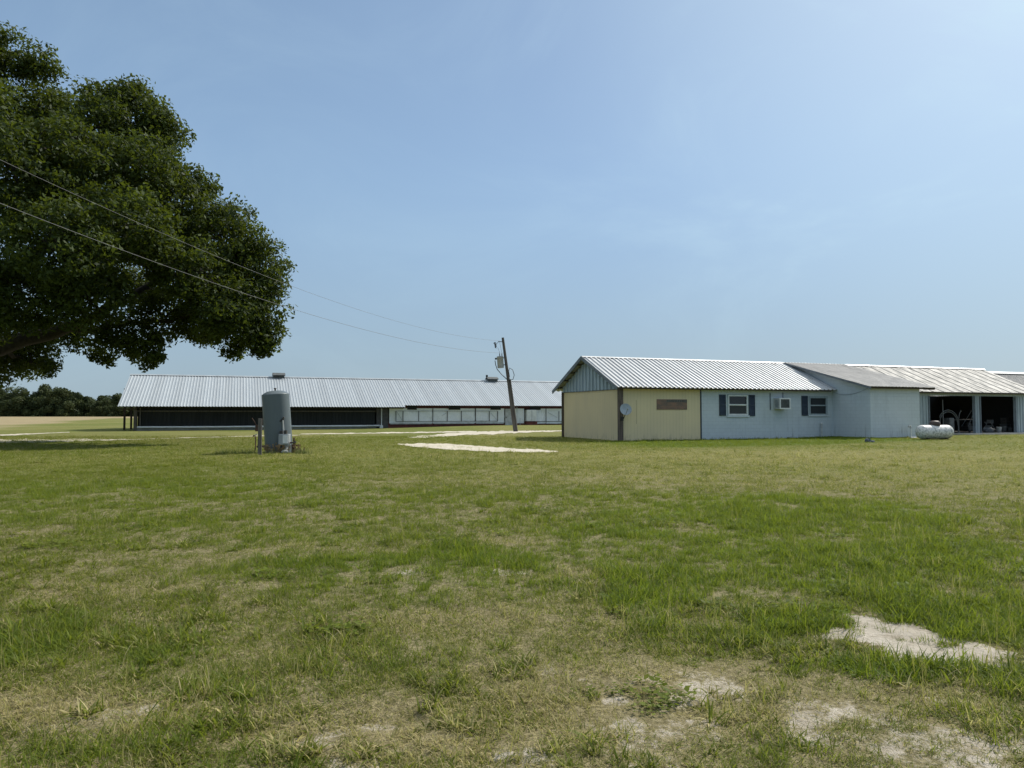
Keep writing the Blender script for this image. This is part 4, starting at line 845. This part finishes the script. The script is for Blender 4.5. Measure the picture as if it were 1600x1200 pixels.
pp = ground_at(400.5, 704.5); t_ = empty('yard_hydrant', tuple(pp), 0, 'thin dark standpipe tap rising from the grass beside the wooden post', 'tap')
hh = 24 * pp[1] / F; mb = MB(); mb.tube([(0, 0, -.1), (-.01, 0, hh - .08), (-.03, 0, hh), (-.09, 0, hh + .01), (-.10, 0, hh - .05)], .022, 8); mb.build('riser', M['rust'], t_)
mb = MB(); mb.bar((-.05, 0, hh + .02), (.06, 0, hh + .05), .03); mb.build('handle', M['offwhite'], t_)

# weeds round the tank foot
wm = mottled('dry_weed', (0.33, 0.21, 0.11), (0.20, 0.15, 0.07), 9, 0.8); wg = mottled('rank_grass', (0.09, 0.13, 0.025), (0.14, 0.165, 0.04), 9, 0.7)
def weeds(name, pts, mt, hmin, hmax, w, lab, n=60):
    mb = MB()
    for (x, y) in pts:
        for i in range(n):
            a = random.uniform(0, 6.28); q = random.gauss(0, .16); px_, py_ = x + q * math.cos(a), y + .6 * q * math.sin(a); h = random.uniform(hmin, hmax); dx, dy = random.gauss(0, .22) * h, random.gauss(0, .22) * h; sx = random.uniform(-1, 1); sy = random.choice((-1, 1)) * math.sqrt(1 - sx * sx)
            vs = []
            for f in (0, .5, 1):
                ww = w * (1 - .8 * f); cx_, cy_ = px_ + dx * f * f, py_ + dy * f * f; vs += [(cx_ - sx * ww, cy_ - sy * ww, h * f - .03), (cx_ + sx * ww, cy_ + sy * ww, h * f - .03)]
            mb.add(vs, [(0, 1, 3, 2), (2, 3, 5, 4)])
            if mt is wm and random.random() < .5:
                for j in range(4):
                    z = h * random.uniform(.4, 1); lx, ly = px_ + dx * .6, py_ + dy * .6; r1_, r2_ = random.uniform(-.07, .07), random.uniform(-.05, .05)
                    mb.add([(lx, ly, z), (lx + r1_, ly + r2_, z + .01), (lx + r1_ * 1.2, ly + r2_, z + .05), (lx + .01, ly, z + .04)], [(0, 1, 2, 3)])
    o = mb.build(name, mt, None); return tag(o, lab, 'weeds', kind='stuff')
weeds('dry_weeds', [(tp[0] + a, tp[1] - .62 + b) for a, b in ((-.25, 0), (-.05, -.03), (.15, 0), (.3, .05), (.78, .1), (.9, .15))], wm, .12, .38, .007, 'brown dry weeds along the foot of the grey tank', 20)
weeds('rank_grass', [(tp[0] + random.uniform(-2.0, 1.5), tp[1] + random.uniform(-1.3, -.5)) for i in range(28)], wg, .06, .26, .006, 'longer rank grass left unmown round the tank and post', 34)

wf = []
for q_ in np.arange(0.3, 14.3, .33):
    if random.random() < .75: p_ = W_off(q_ + random.uniform(-.12, .12), -.16 - random.uniform(0, .12)); wf.append((p_[0], p_[1]))
weeds('rank_grass', wf, wg, .04, .20, .008, 'unmown grass tufts along the foot of the cream and blue grey walls', 26)
# ================================================================== UTILITY POLE AND WIRES
pb = ground_at(805, 669.5); pole = empty('utility_pole', tuple(pb), 0, 'leaning wooden utility pole with a grey transformer before the long barn', 'utility pole')
kp = pb[1] / F; H = 147 * kp; tx = -19.5 * kp
P = lambda f, dx=0, dy=0, dz=0: (tx * f + dx, dy, H * f + dz)
mb = MB(); mb.tube([P(-.03), P(.25), P(.5), P(.75), P(1)], [.145, .14, .13, .115, .10], 14); mb.build('shaft', M['pole'], pole)
mb = MB(); mb.tube([P(.0, .17, -.05), P(.3, .17, -.05), P(.555, .16, -.05)], .05, 8); mb.build('riser_conduit', M['wood_grey'], pole)
tc_ = P(.735, -8.2 * kp, -.05); tw, th_ = 5.0 * kp, 17.5 * kp
mt_ = Matrix.Translation((tc_[0], tc_[1], tc_[2] - th_ / 2)) @ Matrix.Rotation(R(-4), 4, 'Y')
mb = MB(); mb.lathe([(.001, 0), (tw * .96, 0), (tw, .03), (tw, th_ * .95), (tw * 1.04, th_ * .955), (tw * 1.04, th_), (tw * .9, th_ + .05), (.001, th_ + .08)], 28, mt_); tr_ = mb.build('transformer', M['greymetal'], pole)
for x in (-.02, .16): mb = MB(); mb.lathe([(.04, th_ + .03), (.045, th_ + .08), (.025, th_ + .1), (.045, th_ + .14), (.025, th_ + .17), (.04, th_ + .2), (.02, th_ + .25), (.02, th_ + .30), (.001, th_ + .30)], 10, mt_ @ Matrix.Translation((x, 0, 0))); mb.build('bushing', M['darkmetal'], tr_)

for q in ((-tw - .16, -tw - .01, -.1, .1, th_ * .78, th_ * .93), (tw, tw + .25, -.05, .05, th_ * .85, th_ * .92), (tw, tw + .25, -.05, .05, th_ * .22, th_ * .29)): mb = MB(); mb.box(*q, mt_); mb.build('bracket', M['darkmetal'], tr_)
mb = MB(); q0 = mt_ @ Vector((-tw - .12, -.02, th_ * .8)); q1 = Vector(P(.555, -.02, -.12))
mb.tube([q0 + Vector((-.04, 0, -.1)), q0 + Vector((.02, -.02, -.45)), q0 + Vector((.14, -.03, -.8)), q0.lerp(q1, .5) + Vector((0, 0, -.42)), q0.lerp(q1, .8) + Vector((0, 0, -.22)), q1 + Vector((0, 0, -.1))], .03, 6)
mb.tube([P(.555, .05, -.16, -.1), P(.56, .38, -.14, -.05), P(.60, .52, -.14), P(.655, .45, -.14), P(.675, .22, -.14), P(.64, .12, -.14), P(.58, .13, -.14)], .028, 6); mb.build('service_cable', M['cable'], pole)
mb = MB(); a_ = P(.955); mb.bar(a_, (a_[0] - .42, a_[1] - .02, a_[2] + .02), .05); mb.bar((a_[0] - .40, a_[1], a_[2] - .02), (a_[0] - .62, a_[1], a_[2] - .22), .03); mb.build('arm', M['darkmetal'], pole)
mb = MB(); c0 = Vector((a_[0] - .68, -.02, a_[2] - .08)); mb.tube([c0, c0 + Vector((.06, 0, -.42))], [.055, .045], 8); mb.tube([c0 + Vector((-.10, 0, -.05)), c0 + Vector((.0, 0, .03)), c0 + Vector((.1, 0, -.02))], .03, 6); mb.tube([c0 + Vector((.10, 0, -.1)), c0 + Vector((.13, 0, -.34))], .025, 6); mb.build('fuse_cutout', M['darkmetal'], pole)
mb = MB(); bt = mt_ @ Vector((.0, 0, th_ + .3)); mb.tube([c0 + Vector((.07, 0, -.42)), (c0 + bt) / 2 + Vector((.06, 0, 0)), bt], .012, 5); mb.tube([P(.955, -.3, -.02), mt_ @ Vector((.16, 0, th_ + .3))], .01, 5); mb.build('jumper_wire', M['cable'], pole)
top = Vector(pb)
def wire(p0, p1, S, rad, lab):
    mb = MB(); pts = []
    for t1_ in np.linspace(0, 1.45, 70): q = Vector(p0).lerp(Vector(p1), t1_); q.z -= 4 * S * t1_ * (1 - t1_); pts.append(q)
    mb.tube(pts, rad, 5); o = mb.build('power_line', M['wire'], None); return tag(o, lab, 'power line', 'overhead wires to the pole')
pw1 = top + Vector(P(.965, -.25)); pw2 = top + Vector(P(.835, -.1))
wire(pw1, (-14.4, 20, CAM_H + 395 / F * 20), 1.05, .0065, 'upper overhead wire running from the pole top across the big tree')
wire(pw2, (-14.4, 20, CAM_H + 327 / F * 20), .95, .008, 'lower overhead wire running from the transformer across the big tree')

# ================================================================== TREES
def leaf_mat(name, a, b, tcol, trans=0.3):
    m = mat(name, a, 0.62, 0, 0.2); t = NT(m); r = t.attr('lrnd')
    c = t.mix(r, a, b); t.base(c)
    tr = t.n.new('ShaderNodeBsdfTranslucent'); t.link(t.mix(0.5, c, tcol), tr.inputs[0]); ms = t.n.new('ShaderNodeMixShader'); ms.inputs[0].default_value = trans
    t.link(t.b.outputs[0], ms.inputs[1]); t.link(tr.outputs[0], ms.inputs[2]); t.link(ms.outputs[0], t.out.inputs['Surface']); return m
M['oak'] = leaf_mat('oak_leaf', (0.016, 0.032, 0.008), (0.060, 0.088, 0.016), (0.17, 0.21, 0.012), 0.36)
M['fartree'] = leaf_mat('far_leaf', (0.030, 0.048, 0.018), (0.082, 0.100, 0.036), (0.09, 0.11, 0.03), 0.25)
M['bark'] = mottled('bark', (0.045, 0.038, 0.031), (0.022, 0.019, 0.016), 3, 0.9, 0, (3, 3, 0.5), bump=0.6)
def leaves(name, C, N, size, parent, mt, rng, up=0.35, tint=None):
    """C: leaf centres, N: outward directions; six-sided pointed leaves, one mesh"""
    n = len(C); nrm = N * 0.6 + rng.normal(size=(n, 3)) * 0.75 + np.array([0, 0, up]); nrm /= np.linalg.norm(nrm, axis=1)[:, None] + 1e-9
    a = rng.normal(size=(n, 3)); a -= nrm * (a * nrm).sum(1)[:, None]; a /= np.linalg.norm(a, axis=1)[:, None] + 1e-9; b = np.cross(nrm, a)
    s = size * np.clip(rng.lognormal(-.05, .30, n), .5, 1.55)[:, None]
    V = np.stack([C - a * s, C - a * s * .2 + b * s * .48, C + a * s, C - a * s * .2 - b * s * .48], 1).reshape(-1, 3)
    Fq = np.arange(4 * n).reshape(-1, 4); o = np_mesh(name, V, Fq, mt, parent)
    r = rng.uniform(size=n) if tint is None else np.clip(tint + rng.normal(0, .24, n), 0, 1)
    fattr(o.data, 'lrnd', r, 'FACE'); return o
def sphere_dirs(n, rng): d = rng.normal(size=(n, 3)); return d / np.linalg.norm(d, axis=1)[:, None]
# --- big oak, its crown surveyed as lobes: (px, py, radius in px, distance offset m)
TD = 36.0
lobes = [(0, 74, 42, 0), (46, 86, 26, 0), (230, 564, 11, 0), (212, 552, 11, 1), (150, 556, 10, 0), (362, 553, 11, 1), (372, 538, 12, 1), (415, 540, 13, 0), (246, 556, 9, -1), (76, 575, 11, 2), (168, 562, 8, 0), (405, 548, 9, 0), (45, 165, 54, 2), (150, 190, 56, 0), (205, 185, 58, 1.5), (95, 250, 80, -4), (215, 260, 66, -2), (10, 260, 90, -6), (275, 330, 62, 0), (345, 375, 62, 0), (395, 415, 50, 1), (400, 490, 46, 0), (345, 480, 60, -1.5),
         (285, 420, 60, -2.5), (190, 350, 75, -5), (90, 390, 85, -7), (255, 495, 48, 0), (300, 505, 34, 1.5), (215, 530, 28, -1), (130, 460, 60, -5), (35, 465, 70, -5), (165, 520, 32, -1), (230, 455, 34, 3), (40, 545, 46, 2), (20, 575, 34, 3), (70, 520, 26, 4), (120, 530, 20, 2),
         (338, 515, 24, 0), (425, 440, 24, 0), (360, 340, 30, 1.5), (245, 200, 34, 1.5), (250, 245, 34, 1), (295, 285, 30, 1.5), (410, 525, 26, 0), (140, 145, 26, 1), (192, 140, 28, 1.5),
         (60, 330, 70, 5), (160, 300, 80, 6), (260, 380, 70, 6), (330, 430, 60, 6), (60, 220, 80, 7), (150, 420, 60, 7)]
for i in range(26):      # the rest of the crown, left of the picture
    a = random.uniform(0, 6.28); lobes.append((-190 + random.uniform(-330, 110), 330 + random.uniform(-230, 180), random.uniform(70, 110), random.uniform(-9, 10)))
lobes += [(-70, 75, 62, 0), (-170, 40, 90, 2), (-80, 180, 110, -6), (-80, 380, 100, -7), (-60, 480, 80, -4), (-120, 510, 70, 3), (-300, 100, 90, 0)]
rng = np.random.default_rng(5)
oak = empty('oak_tree', ((-150 - 800) / F * TD, TD, 0), 0, 'huge spreading oak with dense dark foliage filling the left side of the view', 'tree')
O = np.array([oak.location.x, oak.location.y, 0.0])
Cs, Ns, Ts = [], [], []
tips = []
for (px, py, rp, dof) in lobes:
    Y = TD + dof; c0 = np.array([(px - 800) / F * Y, Y, CAM_H + (HOR - py) / F * Y]); r = rp / F * Y
    c0[2] = max(c0[2], r * .8 + 1.6) if px < -30 else c0[2]
    tips.append((c0, r)); big = px < -60
    npf = int(13 * r * r * (0.45 if big else 1)) + 8; d = sphere_dirs(npf, rng); d[:, 2] = d[:, 2] * .9 + .05
    for q in d:
        pc = c0 + q * r * rng.uniform(.62, .95); pr = min(rng.uniform(.35, .75), r * .75 + .12); m_ = int(240 * pr * pr * (0.55 if big else 1)) + 10
        dd_ = sphere_dirs(m_, rng); rad_ = pr * rng.uniform(.35, 1.08, m_) ** .8; Cs.append(pc + dd_ * rad_[:, None] * np.array([1.15, 1.15, .8])); Ns.append(dd_ * .6 + q * .5); Ts.append(np.full(m_, rng.uniform(.1, .9)))
for c0, r in tips[:54]:      # inner foliage that closes the crown, tinted darker for the shade inside
    if r < .9: continue
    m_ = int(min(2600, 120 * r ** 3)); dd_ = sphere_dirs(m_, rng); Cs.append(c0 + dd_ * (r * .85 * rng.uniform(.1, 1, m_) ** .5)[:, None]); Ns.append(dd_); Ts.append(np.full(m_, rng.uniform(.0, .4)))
Cs = np.vstack(Cs); Ns = np.vstack(Ns); Ts = np.concatenate(Ts)
print('oak leaves', len(Cs))
leaves('crown', Cs - O, Ns, .105, oak, M['oak'], rng, tint=Ts)
mb = MB(); fork = Vector((.3, 0, 3.4))
mb.tube([(0, 0, -.3), (0, 0, .2), (.05, 0, 1.2), (.2, 0, 2.4), fork + Vector((0, 0, .6))], [1.35, 1.0, .8, .78, .8], 16); mb.build('trunk', M['bark'], oak)
def wp(px, py, dof): Y = TD + dof; return Vector(((px - 800) / F * Y - O[0], Y - O[1], CAM_H + (HOR - py) / F * Y))
def limb(pts, r0, r1, name='limb'):
    n = len(pts); P2 = []
    for i in range(n - 1):
        for f in (0, .33, .66): P2.append(pts[i].lerp(pts[i + 1], f) + Vector((random.gauss(0, .05), random.gauss(0, .05), random.gauss(0, .06))))
    P2.append(pts[-1]); mb = MB(); mb.tube(P2, list(np.linspace(r0, r1, len(P2))), 9); return mb.build(name, M['bark'], oak)
limb([fork, wp(-60, 560, 0), wp(0, 541, 0), wp(60, 524, 0), wp(105, 511, 0), wp(170, 480, 0), wp(240, 440, 1), wp(310, 420, 1)], .55, .10)
limb([wp(105, 511, 0), wp(150, 516, .5), wp(200, 505, .5), wp(260, 500, 0), wp(330, 480, 0)], .20, .05)
limb([fork, wp(-70, 480, -2), wp(20, 420, -3), wp(110, 340, -3), wp(160, 230, -1)], .5, .10)
limb([fork, wp(-110, 420, 0), wp(-90, 250, 0), wp(-30, 120, 0), wp(10, 70, 0)], .55, .08)
limb([fork, wp(-260, 470, 1), wp(-330, 330, 0), wp(-380, 220, 0)], .5, .1)
limb([fork, wp(-200, 480, 4), wp(-150, 380, 7), wp(-60, 260, 8)], .5, .1)
limb([wp(110, 380, -1), wp(190, 395, 1), wp(215, 410, 1), wp(260, 420, 1), wp(300, 440, 1), wp(360, 430, 0)], .20, .05)
limb([wp(185, 390, 1), wp(195, 360, 2), wp(240, 320, 2), wp(320, 350, 1)], .14, .04)
limb([wp(0, 541, 0), wp(20, 555, 1), wp(50, 565, 2), wp(80, 575, 2)], .14, .03)
for c0, r in tips[12:52]:
    base = Vector(c0 - O); tb = MB()
    for j in range(5):
        d = Vector(sphere_dirs(1, rng)[0]); tb.tube([base, base + d * r * .5 + Vector((0, 0, .2)), base + d * r * .95], [.06, .035, .012], 5, False)
    tb.build('twig', M['bark'], oak)

# --- far tree line
def far_tree(seed, h, w):
    rr = np.random.default_rng(seed); t0 = empty('broadleaf_tree', (0, 0, 0)); Cs, Ns, Ts = [], [], []
    for i in range(19):
        f = rr.uniform(.06, 1); zc = h * (-.02 + .90 * f ** 1.15); wr = w * .5 * (1 - .55 * max(0, f - .35)) * rr.uniform(.3, .9); a = rr.uniform(0, 6.28); c0 = np.array([wr * math.cos(a), wr * math.sin(a), zc]); r = w * rr.uniform(.14, .24)
        m_ = 420; d = sphere_dirs(m_, rr); Cs.append(c0 + d * (r * rr.uniform(.55, 1.05, m_))[:, None]); Ns.append(d); Ts.append(np.full(m_, rr.uniform(.05, .95)))
    leaves('crown', np.vstack(Cs), np.vstack(Ns), .42, t0, M['fartree'], rr, tint=np.concatenate(Ts))
    mb = MB(); mb.tube([(0, 0, -.5), (.1, 0, h * .25), (.0, .1, h * .6)], [.4, .32, .15], 8); mb.build('trunk', M['bark'], t0); return t0
protos = [far_tree(s, h, w) for s, h, w in ((1, 13.2, 11.5), (2, 12.2, 11), (3, 14.0, 11), (4, 11, 11.5), (5, 12.4, 9.5))]
used = set()
def plant(k, px, Y, sc_, rz, lab, grp=True):
    p0 = protos[k]
    if k not in used: used.add(k); o = p0
    else:
        o = p0.copy(); col.objects.link(o)
        for ch in p0.children: c_ = ch.copy(); col.objects.link(c_); c_.parent = o
    o.location = ((px - 800) / F * Y, Y, 0); o.scale = (sc_, sc_, sc_ * .92); o.rotation_euler = (0, 0, rz); tag(o, lab, 'tree', 'trees of the far wood' if grp else None)
    return o
lab = 'dense dark green tree in the far row beyond the dry field'
row = [(4, 0, 1.12), (22, 3, .95), (38, 1, 1.0), (56, 2, .98), (74, 0, 1.10), (90, 4, 1.0), (105, 1, .92), (118, 3, .98), (132, 4, .72), (141, 2, .78), (158, 3, .62), (170, 1, .62), (180, 4, .52), (196, 0, .5), (212, 3, .6), (-14, 2, 1.0), (-32, 1, 1.0), (-52, 0, 1.05), (-75, 3, 1.1), (-96, 2, 1.0), (-118, 4, 1.1), (-140, 1, 1.1), (-165, 0, 1.0), (-190, 2, 1.1)]
for i, (px, k, s_) in enumerate(row): plant(k, px, 286 + random.uniform(-5, 5), s_, random.uniform(0, 6.28), lab)
for i, px in enumerate(range(-200, 330, 19)): plant(i % 5, px, 300 + random.uniform(-3, 6), random.uniform(.68, .85), random.uniform(0, 6.28), lab)
plant(4, 187, 279, .76, 1.0, 'lone small dark tree showing its top just left of the long barn roof', False)
